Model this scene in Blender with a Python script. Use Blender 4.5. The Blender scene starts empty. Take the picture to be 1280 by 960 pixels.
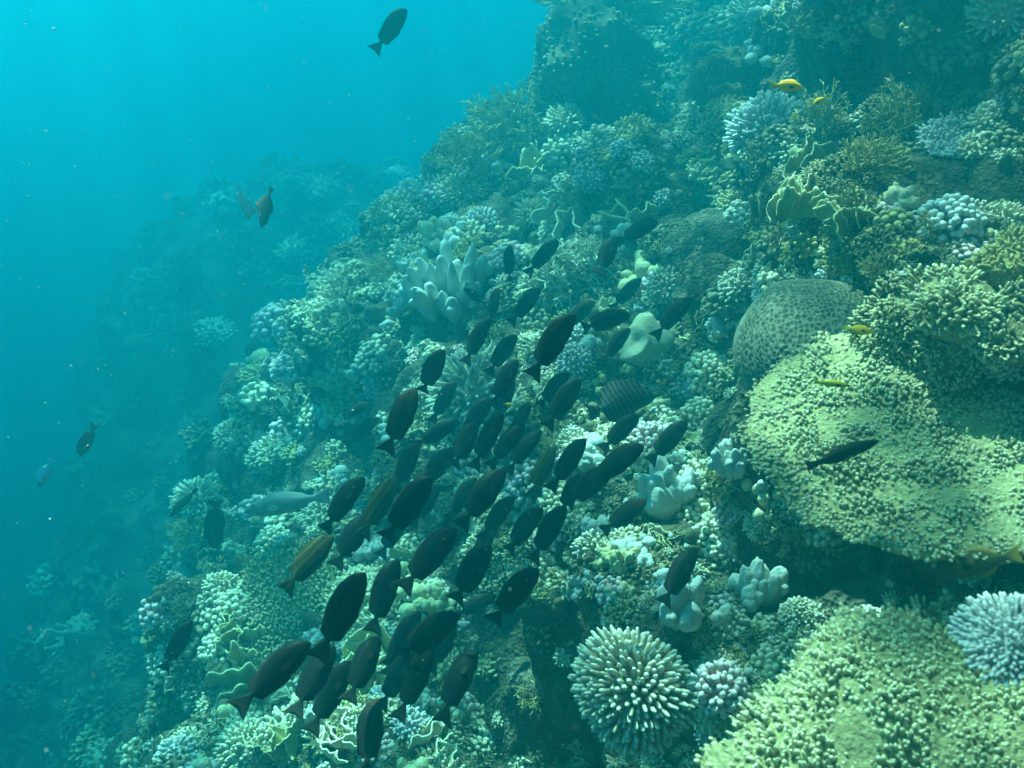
import bpy, math, random
import numpy as np
from mathutils import Vector, Matrix
from mathutils.bvhtree import BVHTree

random.seed(7)
RNG = np.random.default_rng(11)
scene = bpy.context.scene
COL = scene.collection
rad = math.radians

# ------------------------------------------------------------------ camera
FPX = 1229.0                       # focal length in pixels of the 1280 px wide photograph
TILT = rad(24)
cam_data = bpy.data.cameras.new("camera")
cam_data.sensor_width = 36.0
cam_data.lens = 36.0 * FPX / 1280.0
cam_data.clip_start = 0.02
cam_data.clip_end = 400.0
cam = bpy.data.objects.new("camera", cam_data)
cam.rotation_euler = (rad(90) - TILT, 0, 0)
cam_data.dof.use_dof = True
cam_data.dof.focus_distance = 3.6
cam_data.dof.aperture_fstop = 6.3
COL.objects.link(cam)
scene.camera = cam

# ------------------------------------------------------------------ light
SUN_DIR = Vector((-0.24, 0.40, 0.88)).normalized()        # towards the sun
sun_el = math.asin(SUN_DIR.z)
sun_az = math.atan2(SUN_DIR.x, SUN_DIR.y)
world = bpy.data.worlds.new("World")
scene.world = world
world.use_nodes = True
wn = world.node_tree.nodes
sky = wn.new("ShaderNodeTexSky")
sky.sky_type = 'NISHITA'
sky.sun_disc = False
sky.sun_elevation = sun_el
sky.sun_rotation = sun_az
wn["Background"].inputs["Strength"].default_value = 0.05
world.node_tree.links.new(sky.outputs[0], wn["Background"].inputs["Color"])

sun_data = bpy.data.lights.new("sun", 'SUN')
sun_data.energy = 5.0
sun_data.angle = rad(0.5)
sun_data.color = (1.0, 0.96, 0.88)
sun = bpy.data.objects.new("sun", sun_data)
sun.rotation_euler = SUN_DIR.to_track_quat('Z', 'Y').to_euler()
sun.location = (-3, 4, 10)
COL.objects.link(sun)

scene.view_settings.view_transform = 'Standard'
scene.view_settings.look = 'None'
scene.view_settings.exposure = 2.55
scene.view_settings.gamma = 1.0
scene.view_settings.use_curve_mapping = False
cy = scene.cycles
cy.use_denoising = True
cy.max_bounces = 6
cy.diffuse_bounces = 2
cy.glossy_bounces = 1
cy.transmission_bounces = 2
cy.transparent_max_bounces = 8
cy.volume_bounces = 1
cy.caustics_reflective = False
cy.caustics_refractive = False

# ------------------------------------------------------------------ node helper
def new_mat(name):
    m = bpy.data.materials.new(name)
    m.use_nodes = True
    nt = m.node_tree
    return m, nt, nt.nodes["Principled BSDF"]

def N(nt, typ, **kw):
    n = nt.nodes.new(typ)
    for k, v in kw.items():
        if k.startswith("_"):
            setattr(n, k[1:], v)
        else:
            n.inputs[k.replace("__", " ")].default_value = v
    return n

# ------------------------------------------------------------------ haze (the water itself)
HAZE = dict(x=(-70, 45), y=(-14, 72), z=(-14.5, 1.35))
def box_mesh(name, x, y, z):
    v = [(a, b, c) for c in z for b in y for a in x]
    f = [(0, 2, 3, 1), (4, 5, 7, 6), (0, 1, 5, 4), (2, 6, 7, 3), (0, 4, 6, 2), (1, 3, 7, 5)]
    me = bpy.data.meshes.new(name)
    me.from_pydata(v, [], f)
    return me
hm = bpy.data.materials.new("haze")
hm.use_nodes = True
hnt = hm.node_tree
hnt.nodes.clear()
hout = hnt.nodes.new("ShaderNodeOutputMaterial")
hv = hnt.nodes.new("ShaderNodeVolumePrincipled")
hv.inputs["Color"].default_value = (0.006, 0.325, 0.40, 1)
hv.inputs["Absorption Color"].default_value = (0.015, 0.59, 0.91, 1)
hv.inputs["Density"].default_value = 0.245
hv.inputs["Anisotropy"].default_value = 0.70
hnt.links.new(hv.outputs[0], hout.inputs["Volume"])
hm.cycles.homogeneous_volume = True
haze = bpy.data.objects.new("haze", box_mesh("haze", **HAZE))
haze.data.materials.append(hm)
haze["kind"] = "stuff"
haze["label"] = "blue green sea water filling the whole view"
COL.objects.link(haze)

# ------------------------------------------------------------------ numpy noise
def _h(ix, iy, iz, seed):
    n = (ix * 374761393 + iy * 668265263 + iz * 1274126177 + seed * 362437) & 0xFFFFFFFF
    n = ((n ^ (n >> 13)) * 1274126177) & 0xFFFFFFFF
    n = (n ^ (n >> 16)) & 0xFFFFFFFF
    return n.astype(np.float32) / np.float32(4294967295.0)

def vnoise(P, scale, seed=0):
    """smooth value noise in -1..1 over points P (n,3)"""
    q = P * scale
    i = np.floor(q).astype(np.int64)
    f = (q - i).astype(np.float32)
    u = f * f * f * (f * (f * 6 - 15) + 10)
    r = 0
    for dx in (0, 1):
        wx = u[:, 0] if dx else 1 - u[:, 0]
        for dy in (0, 1):
            wy = u[:, 1] if dy else 1 - u[:, 1]
            for dz in (0, 1):
                wz = u[:, 2] if dz else 1 - u[:, 2]
                r = r + wx * wy * wz * _h(i[:, 0] + dx, i[:, 1] + dy, i[:, 2] + dz, seed)
    return r * 2 - 1

def worley(P, scale, seed=0, jitter=0.9):
    """distance to the nearest and second feature point"""
    q = P * scale
    i = np.floor(q).astype(np.int64)
    f = (q - i).astype(np.float32)
    d1 = np.full(len(P), 9.0, np.float32)
    d2 = d1.copy()
    for dx in (-1, 0, 1):
        for dy in (-1, 0, 1):
            for dz in (-1, 0, 1):
                a, b, c = i[:, 0] + dx, i[:, 1] + dy, i[:, 2] + dz
                ex = dx + 0.5 + jitter * (_h(a, b, c, seed) - .5) - f[:, 0]
                ey = dy + 0.5 + jitter * (_h(a, b, c, seed + 1) - .5) - f[:, 1]
                ez = dz + 0.5 + jitter * (_h(a, b, c, seed + 2) - .5) - f[:, 2]
                d = ex * ex + ey * ey + ez * ez
                d2 = np.where(d < d1, d1, np.minimum(d2, d))
                d1 = np.minimum(d, d1)
    return np.sqrt(d1), np.sqrt(d2)

# ------------------------------------------------------------------ geometry of the view
CU = np.array([0, math.sin(TILT), math.cos(TILT)])
CB = np.array([0, -math.cos(TILT), math.sin(TILT)])
CR = np.array([1.0, 0, 0])
def ray(px, py):
    d = CR * (px - 640) + CU * (480 - py) - CB * FPX
    return d / np.linalg.norm(d)
def project(P):
    z = -(P @ CB)
    return 640 + FPX * (P @ CR) / z, 480 - FPX * (P @ CU) / z

# ------------------------------------------------------------------ mesh helper
def mesh_from(name, V, F, attrs=None, smooth=True, mats=()):
    """V (n,3) array, F (m,4) or (m,3) int array or list of such arrays"""
    Fs = F if isinstance(F, list) else [F]
    Fs = [np.asarray(f, np.int32) for f in Fs if len(f)]
    me = bpy.data.meshes.new(name)
    V = np.asarray(V, np.float32)
    me.vertices.add(len(V))
    me.vertices.foreach_set("co", V.ravel())
    tot = np.concatenate([np.full(len(f), f.shape[1], np.int32) for f in Fs])
    loops = np.concatenate([f.ravel() for f in Fs])
    me.loops.add(len(loops))
    me.loops.foreach_set("vertex_index", loops)
    me.polygons.add(len(tot))
    st = np.zeros(len(tot), np.int32)
    st[1:] = np.cumsum(tot)[:-1]
    me.polygons.foreach_set("loop_start", st)
    me.polygons.foreach_set("loop_total", tot)
    me.polygons.foreach_set("use_smooth", np.full(len(tot), smooth, bool))
    me.update(calc_edges=True)
    for k, a in (attrs or {}).items():
        at = me.attributes.new(k, 'FLOAT', 'POINT')
        at.data.foreach_set("value", np.asarray(a, np.float32))
    for m in mats:
        me.materials.append(m)
    return me

def tag(o, label=None, cat=None, group=None, kind=None):
    if label: o["label"] = label
    if cat: o["category"] = cat
    if group: o["group"] = group
    if kind: o["kind"] = kind
    return o

def link(name, data, parent=None):
    o = bpy.data.objects.new(name, data)
    COL.objects.link(o)
    if parent is not None:
        o.parent = parent
    return o

# ------------------------------------------------------------------ reef slope
PN = np.array([-.721, .06, .691]); PN /= np.linalg.norm(PN)
PS = np.array([.06, .721, 0]); PS /= np.linalg.norm(PS)
PT = np.cross(PN, PS)
if PT[2] < 0: PT = -PT
D0 = 1.1
# distance along the line of sight at which the reef's broad form stands (metres)
CTRL = [
 (1280,960,1.95),(1120,900,2.35),(1060,955,2.45),(1280,790,2.15),(960,960,2.6),(960,760,2.85),(1050,720,2.85),(1150,725,2.6),(1250,705,2.3),
 (905,820,2.85),(990,800,2.75),(1280,640,2.10),(1280,480,2.35),(1100,600,2.45),(1100,440,2.9),(1280,300,2.95),(1280,120,3.5),(1280,0,3.8),
 (1120,125,4.75),(1120,-10,4.2),(1110,60,4.5),(1000,105,5.7),(1000,-20,4.9),(1000,50,5.3),(910,20,5.9),(905,105,6.6),(1260,60,3.75),(1200,215,4.1),(1210,160,3.55),
 (960,170,5.0),(960,330,3.6),(1000,230,3.9),
 (855,90,8.6),(870,20,9.5),(845,140,7.2),(860,180,5.9),(800,60,9.0),(760,20,9.5),(760,-70,11.0),(740,140,7.9),
 (670,140,8.1),(620,160,7.4),(560,200,7.2),(600,240,6.6),(510,290,7.0),(450,345,6.7),(405,395,6.4),(420,450,6.0),
 (700,240,6.2),(800,220,5.5),(900,260,4.7),(640,330,5.7),(560,350,6.0),(720,360,5.1),(820,380,4.5),(900,450,3.7),
 (500,430,5.7),(600,450,5.1),(700,500,4.4),(800,560,3.6),(900,620,3.0),(880,760,2.75),(825,850,2.85),(820,930,2.9),(890,930,2.8),
 (470,520,5.9),(400,500,6.3),(330,550,6.9),(280,600,7.6),(265,700,7.6),(215,645,8.6),(350,640,6.3),(440,590,5.6),
 (560,600,4.5),(640,600,4.1),(700,690,3.4),(600,790,3.6),(540,760,3.9),(690,745,3.35),(640,765,3.45),
 (690,850,4.0),(640,835,4.0),(575,860,3.85),(640,900,3.9),(600,935,3.75),(740,930,3.6),(765,800,3.7),(700,980,3.5),
 (450,720,4.5),(400,760,4.4),(340,790,4.6),(300,760,4.9),(290,850,4.6),(330,930,4.0),(430,900,3.7),(520,900,3.4),(300,1000,3.9),
 (230,740,10.5),(215,830,10.0),(180,910,9.4),(180,700,11.3),(110,780,12.0),(90,880,11.3),(20,880,13.3),(30,980,11.5),(150,980,8.9),
 (60,760,15.29),(150,640,14.04),(250,560,13.00),(300,480,13.67),(360,430,14.43),(220,440,14.91),(180,360,15.87),(190,310,16.62),
 (240,250,16.91),(330,235,16.62),(430,232,16.62),(500,215,17.10),(540,225,17.10),(420,330,15.39),(300,350,15.19),(110,560,18.34),
]
_pts = np.array([ray(a, b) * d for a, b, d in CTRL])
_s, _t, _hh = _pts @ PS, _pts @ PT, _pts @ PN + D0
_r = np.hypot(_s, _t)
extra = [(22, -6, -1.6), (22, -14, -2.5), (30, -3, -2.), (12, 3, 0), (25, 8, 0), (45, 0, -1.5), (45, -25, -3),
         (.5, .3, 0), (1, 1.2, .1), (.4, -1, 0), (0, -3, 0), (-3, -3, 0), (-3, 2, 0), (0, 4, 0), (2, -5, -.2), (0, -12, -.5), (9, -18, -1.5),(10.0,-2.2,-.75),(10.5,-.9,-.55)]
_s = np.append(_s, [e[0] for e in extra]); _t = np.append(_t, [e[1] for e in extra]); _hh = np.append(_hh, [e[2] for e in extra])
_r = np.hypot(_s, _t)
def _warp(s, t):
    r = np.hypot(s, t)
    return np.stack([np.log(np.maximum(r, .2)), np.arctan2(t, s)], -1)
def _tps(d2):
    return np.where(d2 > 1e-12, d2 * np.log(d2 + 1e-12), 0)
_C = _warp(_s, _t)
_y = _hh / _r
_K = _tps(((_C[:, None] - _C[None]) ** 2).sum(-1)) + np.eye(len(_C)) * 0.006
_A = np.block([[_K, np.ones((len(_C), 1)), _C], [np.ones((1, len(_C))), np.zeros((1, 3))], [_C.T, np.zeros((2, 3))]])
_w = np.linalg.solve(_A, np.append(_y, [0, 0, 0]))
def base_h(s, t):
    q = _warp(s, t)
    out = np.full(len(q), _w[-3]) + q @ _w[-2:]
    for k in range(len(_C)):
        out += _w[k] * _tps(((q - _C[k]) ** 2).sum(-1))
    return np.clip(out, -.22, .3) * np.hypot(s, t)

phi = np.concatenate([np.linspace(rad(-140), rad(-66), 70)[:-1], np.linspace(rad(-66), rad(24), 900), np.linspace(rad(24), rad(95), 70)[1:]])
rr = np.concatenate([np.geomspace(.12, .8, 60)[:-1], np.geomspace(.8, 9.5, 520), np.geomspace(9.5, 60, 110)[1:]])
RRg, PHg = np.meshgrid(rr, phi, indexing='ij')
sv, tv = (RRg * np.cos(PHg)).ravel(), (RRg * np.sin(PHg)).ravel()
rv = RRg.ravel().astype(np.float32)
hv0 = base_h(sv, tv)
P = sv[:, None] * PS + tv[:, None] * PT + (hv0 - D0)[:, None] * PN
fade = np.clip((rv - .5) / 1.2, .25, 1)                    # keep the foot under the camera calm
d = 0
n1 = vnoise(P, 1 / .95, 1)
d = d + .20 * n1 * fade
b2 = np.abs(vnoise(P + n1[:, None] * .1, 1 / .42, 2))
d = d + .38 * (b2 - .32) * fade
w1, w2 = worley(P + .05 * vnoise(P, 6, 9)[:, None], 1 / .19, 5)
d = d + .11 * (.55 - w1) * np.clip(.6 + .8 * vnoise(P, 1 / .7, 12), .15, 1.2)
w3, w4 = worley(P, 1 / .075, 15)
kn = np.clip(.5 + 1.1 * vnoise(P, 1 / .35, 22), 0, 1)
d = d + .03 * (.5 - w3) * kn
d = d + .012 * vnoise(P, 1 / .03, 7)
far = np.clip((rv - 10) / 5, 0, 1)
d = d + far * (.5 * vnoise(P, 1 / 1.7, 31) + .35 * (np.abs(vnoise(P, 1 / .8, 32)) - .3))
lat = .13 * vnoise(P, 1 / .55, 41) + .05 * vnoise(P, 1 / .2, 42)
P = P + d[:, None] * PN + lat[:, None] * PT * fade[:, None]
# reef flat above, sandy floor below
z = P[:, 2]
top = .55 + .06 * vnoise(P, 2., 51)
z = np.where(z > top - .25, top - .25 + .25 * np.tanh((z - top + .25) / .25), z)
bot = -12.6
z = np.where(z < bot + 1, bot + 1 - np.tanh((bot + 1 - z) / 1.0), z)
P[:, 2] = z
nr_, nph = len(rr), len(phi)
idx = np.arange(nr_ * nph).reshape(nr_, nph)
F = np.stack([idx[:-1, :-1], idx[:-1, 1:], idx[1:, 1:], idx[1:, :-1]], -1).reshape(-1, 4)
TERR_V, TERR_F = P, F

def m_reef():
    m, nt, b = new_mat("reef_rock")
    L = nt.links
    geo = N(nt, "ShaderNodeNewGeometry")
    n1 = N(nt, "ShaderNodeTexNoise", Scale=3.2, Detail=5., Roughness=.62)
    n2 = N(nt, "ShaderNodeTexNoise", Scale=19., Detail=6., Roughness=.7)
    n3 = N(nt, "ShaderNodeTexNoise", Scale=1.3, Detail=3.)
    vo = N(nt, "ShaderNodeTexVoronoi", Scale=62.)
    for x in (n1, n2, n3, vo):
        L.new(geo.outputs["Position"], x.inputs["Vector"])
    r1 = N(nt, "ShaderNodeValToRGB")
    e = r1.color_ramp.elements
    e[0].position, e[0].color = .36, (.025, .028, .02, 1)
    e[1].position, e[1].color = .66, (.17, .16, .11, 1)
    x = r1.color_ramp.elements.new(.5); x.color = (.06, .058, .036, 1)
    L.new(n2.outputs[0], r1.inputs[0])
    r2 = N(nt, "ShaderNodeValToRGB")
    e = r2.color_ramp.elements
    e[0].position, e[0].color = .4, (.12, .11, .055, 1)
    e[1].position, e[1].color = .62, (.15, .12, .11, 1)
    L.new(n3.outputs[0], r2.inputs[0])
    mx = N(nt, "ShaderNodeMix", _data_type='RGBA')
    mr = N(nt, "ShaderNodeMapRange", From__Min=.5, From__Max=.66)
    L.new(n1.outputs[0], mr.inputs["Value"])
    L.new(mr.outputs[0], mx.inputs["Factor"])
    L.new(r1.outputs[0], mx.inputs[6]); L.new(r2.outputs[0], mx.inputs[7])
    L.new(mx.outputs[2], b.inputs["Base Color"])
    b.inputs["Roughness"].default_value = .9
    b.inputs["Specular IOR Level"].default_value = .1
    ad = N(nt, "ShaderNodeMath", _operation='ADD')
    L.new(n2.outputs[0], ad.inputs[0]); L.new(vo.outputs["Distance"], ad.inputs[1])
    bp = N(nt, "ShaderNodeBump", Strength=.8, Distance=.02)
    L.new(ad.outputs[0], bp.inputs["Height"])
    L.new(bp.outputs[0], b.inputs["Normal"])
    return m
reef = link("reef_slope", mesh_from("reef_slope", TERR_V, TERR_F, mats=[m_reef()]))
tag(reef, "rough coral reef slope falling away to the left", kind="structure")
BVH = BVHTree.FromPolygons(TERR_V.tolist(), TERR_F.tolist())
def hit(px, py, maxd=200.):
    """first point of the reef seen along a line of sight, its normal and its distance"""
    dvec = Vector(ray(px, py))
    loc, nor, i, dist = BVH.ray_cast(Vector((0, 0, 0)), dvec, maxd)
    if loc is None: return None
    if nor.dot(dvec) > 0: nor = -nor
    return loc, nor, dist

# ------------------------------------------------------------------ sea surface, with sun bands and shade patches painted into its transparency
def water_surface():
    z0 = HAZE["z"][1] + .12
    n = 60
    xs = np.linspace(-72, 46, n); ys = np.linspace(-15, 73, n)
    X, Y = np.meshgrid(xs, ys)
    V = np.stack([X.ravel(), Y.ravel(), z0 + .03 * np.sin(X.ravel() * 1.3 + Y.ravel() * .6)], -1)
    i = np.arange(n * n).reshape(n, n)
    F = np.stack([i[:-1, :-1], i[:-1, 1:], i[1:, 1:], i[1:, :-1]], -1).reshape(-1, 4)
    m = bpy.data.materials.new("sea_surface_sun_dapple"); m.use_nodes = True
    nt = m.node_tree; nt.nodes.clear(); L = nt.links
    out = N(nt, "ShaderNodeOutputMaterial")
    geo = N(nt, "ShaderNodeNewGeometry")
    mp = N(nt, "ShaderNodeMapping"); mp.inputs["Scale"].default_value = (1, 1, 0)
    L.new(geo.outputs["Position"], mp.inputs["Vector"])
    nz = N(nt, "ShaderNodeTexNoise", Scale=2.2, Detail=2.)
    L.new(mp.outputs[0], nz.inputs["Vector"])
    wm = N(nt, "ShaderNodeVectorMath", _operation='MULTIPLY_ADD')
    wm.inputs[1].default_value = (.35, .35, 0)
    L.new(nz.outputs["Color"], wm.inputs[0]); L.new(mp.outputs[0], wm.inputs[2])
    vo = N(nt, "ShaderNodeTexVoronoi", Scale=3.4, _feature='SMOOTH_F1', _voronoi_dimensions='2D')
    L.new(wm.outputs[0], vo.inputs["Vector"])
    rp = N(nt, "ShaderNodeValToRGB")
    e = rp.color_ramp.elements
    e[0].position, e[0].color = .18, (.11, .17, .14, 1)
    e[1].position, e[1].color = .58, (.68, 1, .84, 1)  # dark and bright cells put the sun dapple into the see-through colour
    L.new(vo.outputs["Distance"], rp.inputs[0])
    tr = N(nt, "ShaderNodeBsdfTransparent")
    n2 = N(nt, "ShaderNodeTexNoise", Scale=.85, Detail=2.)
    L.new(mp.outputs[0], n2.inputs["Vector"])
    r2 = N(nt, "ShaderNodeMapRange", From__Min=.40, From__Max=.58, To__Min=.42, To__Max=1.)  # broad painted patches that dim the sun further
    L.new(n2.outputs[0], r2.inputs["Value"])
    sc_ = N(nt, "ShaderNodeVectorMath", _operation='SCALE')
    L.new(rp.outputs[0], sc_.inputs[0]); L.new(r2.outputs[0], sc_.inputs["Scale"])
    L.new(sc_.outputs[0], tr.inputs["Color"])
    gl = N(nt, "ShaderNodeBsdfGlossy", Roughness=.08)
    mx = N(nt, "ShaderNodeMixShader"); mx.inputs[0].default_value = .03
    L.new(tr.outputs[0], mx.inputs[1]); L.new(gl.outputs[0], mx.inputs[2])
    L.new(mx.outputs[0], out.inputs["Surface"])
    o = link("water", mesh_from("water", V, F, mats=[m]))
    tag(o, "rippled sea surface with painted-in sun dapple just above the reef top", kind="structure")
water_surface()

# ------------------------------------------------------------------ coral colonies
def ring_template(levels, sides=6):
    """a closed pointed or rounded peg along +Z; levels = (z, radius)"""
    V, F, tip = [], [], []
    for z, r in levels[:-1]:
        for k in range(sides):
            a = 2 * math.pi * k / sides
            V.append((r * math.cos(a), r * math.sin(a), z)); tip.append(z)
    V.append((0, 0, levels[-1][0])); tip.append(levels[-1][0])
    n = len(levels) - 1
    Q = [(i * sides + k, i * sides + (k + 1) % sides, (i + 1) * sides + (k + 1) % sides, (i + 1) * sides + k) for i in range(n - 1) for k in range(sides)]
    T = [((n - 1) * sides + k, (n - 1) * sides + (k + 1) % sides, len(V) - 1) for k in range(sides)]
    return np.array(V, float), np.array(Q), np.array(T), np.array(tip, float)
FINGER = ring_template([(0, 1), (.45, .9), (.8, .72), (.95, .42), (1, 0)], 6)
SLIM = ring_template([(0, 1), (.6, .8), (.93, .5), (1, 0)], 5)
KNOB = ring_template([(0, .6), (.4, .85), (.7, 1.), (.9, .72), (1, 0)], 7)
STEM = ring_template([(0, 1), (.97, .8), (1.0, 0)], 5)

def frames(dirs, spin=None):
    d = dirs / np.linalg.norm(dirs, axis=1, keepdims=True)
    a = np.where(np.abs(d[:, 2:3]) < .9, np.array([[0, 0, 1.]]), np.array([[1., 0, 0]]))
    x = np.cross(a, d); x /= np.linalg.norm(x, axis=1, keepdims=True)
    y = np.cross(d, x)
    return x, y, d

def stamp(tmpl, pos, dirs, length, radius, tipgain=1.0):
    """copies of a peg template joined into one set of arrays"""
    V, Q, T, tip = tmpl
    pos = np.asarray(pos, float); n = len(pos)
    length = np.broadcast_to(np.asarray(length, float), (n,)); radius = np.broadcast_to(np.asarray(radius, float), (n,))
    x, y, d = frames(np.asarray(dirs, float))
    W = (pos[:, None] + V[None, :, 0:1] * x[:, None] * radius[:, None, None] + V[None, :, 1:2] * y[:, None] * radius[:, None, None]
         + V[None, :, 2:3] * d[:, None] * length[:, None, None])
    off = (np.arange(n) * len(V))[:, None, None]
    return W.reshape(-1, 3), (Q[None] + off).reshape(-1, 4), (T[None] + off).reshape(-1, 3), np.tile(tip * tipgain, n)

def merge(parts):
    V, Q, T, A = [], [], [], []; o = 0
    for v, q, t, a in parts:
        V.append(v); A.append(a)
        if len(q): Q.append(np.asarray(q) + o)
        if len(t): T.append(np.asarray(t) + o)
        o += len(v)
    return (np.concatenate(V), np.concatenate(Q) if Q else np.zeros((0, 4), int), np.concatenate(T) if T else np.zeros((0, 3), int), np.concatenate(A))

def blob(center, radii, rng, noise=.12, nu=20, nv=12, freq=1.6, up=None):
    u = np.linspace(0, 2 * np.pi, nu, endpoint=False); v = np.linspace(0, np.pi, nv)
    Uu, Vv = np.meshgrid(u, v)
    D = np.stack([np.sin(Vv) * np.cos(Uu), np.sin(Vv) * np.sin(Uu), np.cos(Vv)], -1).reshape(-1, 3)
    k = 1 + noise * vnoise(D + rng.uniform(-50, 50, 3), freq, 3) + noise * .35 * vnoise(D + rng.uniform(-50, 50, 3), freq * 2.6, 4)
    W = D * k[:, None] * np.asarray(radii)
    if up is not None:
        x, y, d = frames(np.array([up], float))
        W = W[:, 0:1] * x + W[:, 1:2] * y + W[:, 2:3] * d
    i = np.arange(nu * nv).reshape(nv, nu)
    Q = np.stack([i[:-1], i[1:], np.roll(i, -1, 1)[1:], np.roll(i, -1, 1)[:-1]], -1).reshape(-1, 4)
    return W + np.asarray(center), Q, np.zeros((0, 3), int), np.zeros(nu * nv)

def sph_dirs(n, rng, zmin=-.1, jit=.5):
    i = np.arange(n) + .5
    z = 1 - (1 - zmin) * i / n
    a = i * 2.399963
    r = np.sqrt(np.maximum(0, 1 - z * z))
    D = np.stack([r * np.cos(a), r * np.sin(a), z], -1)
    D = D + rng.normal(0, jit / math.sqrt(n), D.shape)
    return D / np.linalg.norm(D, axis=1, keepdims=True)

def c_finger(rng, n=150, ln=.26, thick=.078, flat=.75, chaos=.12, tmpl=None, zmin=-.15, lump=.16):
    D = sph_dirs(n, rng, zmin)
    sh = np.array([1, 1, flat])
    k = 1 + lump * vnoise(D + rng.uniform(-50, 50, 3), 1.7, 6)
    base = D * sh * (k * (1 - ln))[:, None]
    dr = D * sh + rng.normal(0, chaos, D.shape) + np.array([0, 0, .22])
    core = blob((0, 0, 0), np.array([.92, .92, .9 * flat]) * (1 - ln) * 1.05, rng, .1, 16, 9)
    f = stamp(tmpl or FINGER, base, dr, ln * rng.uniform(.75, 1.25, n), thick * rng.uniform(.8, 1.2, n))
    return [("core", core, None), ("branchlets", f, "stuff" if n > 100 else None)]

def c_cauli(rng, n=70, flat=.8):
    return c_finger(rng, n, .36, .115, flat, .14, KNOB, -.1, .1)

def c_table(rng, n=420, thick=.05, ln=.10, fr=.021, rag=.10, dish=.08, relief=1.):
    m = 72; th = np.linspace(0, 2 * np.pi, m, endpoint=False)
    seed = rng.uniform(-50, 50, 3)
    def edge(a):
        c = np.stack([np.cos(a), np.sin(a), 0 * a], -1)
        return 1 + rag * vnoise(c + seed, 1.6, 8) + rag * .5 * vnoise(c + seed, 5, 9) + rag * .25 * vnoise(c + seed, 14, 10)
    e = edge(th)
    levels = [0, .2, .45, .7, .88, 1.0]
    V, A = [], []
    def topz(x, y):
        q = np.stack([x, y, 0 * x], -1)
        return dish * (x * x + y * y) + relief * (.05 * vnoise(q + seed, 2.2, 11) + .02 * vnoise(q + seed, 6, 12))
    rows = []
    for l in levels[1:]:
        x, y = l * e * np.cos(th), l * e * np.sin(th)
        rows.append(np.stack([x, y, topz(x, y)], -1))
    for l, dz in ((1.0, -thick), (.8, -thick * 1.5), (.5, -thick * 2.2), (.22, -thick * 5), (.12, -.35)):
        x, y = l * e * np.cos(th), l * e * np.sin(th)
        rows.append(np.stack([x, y, topz(x, y) * (1 if l > .4 else .3) + dz], -1))
    V = np.concatenate([np.array([[0, 0, topz(np.zeros(1), np.zeros(1))[0]]])] + rows)
    i = 1 + np.arange(m * len(rows)).reshape(len(rows), m)
    Q = np.stack([i[:-1], i[1:], np.roll(i, -1, 1)[1:], np.roll(i, -1, 1)[:-1]], -1).reshape(-1, 4)
    T = np.stack([np.zeros(m, int), i[0], np.roll(i[0], -1)], -1)
    plate = (V, Q, T, np.concatenate([np.full(1 + 5 * m, .15), np.zeros(5 * m)]))
    k = np.arange(n) + .5
    rr_ = np.sqrt(k / n) * 1.01; aa = k * 2.399963 + rng.normal(0, .05, n)
    rr_ = np.clip(rr_ + rng.normal(0, .012, n), 0, 1.03)
    ee = edge(aa)
    x, y = rr_ * ee * np.cos(aa), rr_ * ee * np.sin(aa)
    pos = np.stack([x, y, topz(x, y) - .012], -1)
    lean = np.clip((rr_ - .75) / .25, 0, 1)
    dr = np.stack([x * (.25 + 1.3 * lean), y * (.25 + 1.3 * lean), np.ones(n)], -1) + rng.normal(0, .28, (n, 3))
    patch = .7 + .5 * np.clip(.5 + .9 * vnoise(pos + seed, 3.2, 13), 0, 1)
    f = stamp(FINGER, pos, dr, ln * rng.uniform(.55, 1.2, n) * patch, fr * rng.uniform(.75, 1.3, n))
    stalk = blob((0, 0, -.42), (.2, .2, .3), rng, .2, 14, 8)
    return [("plate", plate, None), ("branchlets", f, "stuff" if n > 100 else None), ("stalk", stalk, None)]

def c_bush(rng, trunks=9, depth=4, r0=.05, spread=.55, ln=.36, upw=.25, fan=1.0):
    P0, Dd, Ll, Rr, tp = [], [], [], [], []
    def grow(p, d, l, r, lev):
        P0.append(p); Dd.append(d); Ll.append(l); Rr.append(r); tp.append(lev / depth)
        if lev >= depth: return
        q = p + d * l * .97
        for k in range(2 if rng.random() < .62 else 3):
            nd = d + rng.normal(0, spread, 3) * np.array([1, fan, 1]) + np.array([0, 0, upw])
            nd /= np.linalg.norm(nd)
            grow(q, nd, l * rng.uniform(.62, .95), r * .8, lev + 1)
    for k, d in enumerate(sph_dirs(trunks, rng, .05, 1.)):
        grow(np.zeros(3), d, ln * rng.uniform(.8, 1.15), r0, 0)
    P0, Dd, Ll, Rr, tp = map(np.array, (P0, Dd, Ll, Rr, tp))
    W = stamp(SLIM, P0, Dd, Ll * 1.06, Rr)
    a = np.repeat(tp, len(SLIM[0])) * .75 + W[3] * .25
    R = np.percentile(np.linalg.norm(W[0], axis=1), 97)
    return [("branches", (W[0] / R, W[1], W[2], np.clip((a - .45) / .55, 0, 1)), None)]

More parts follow.
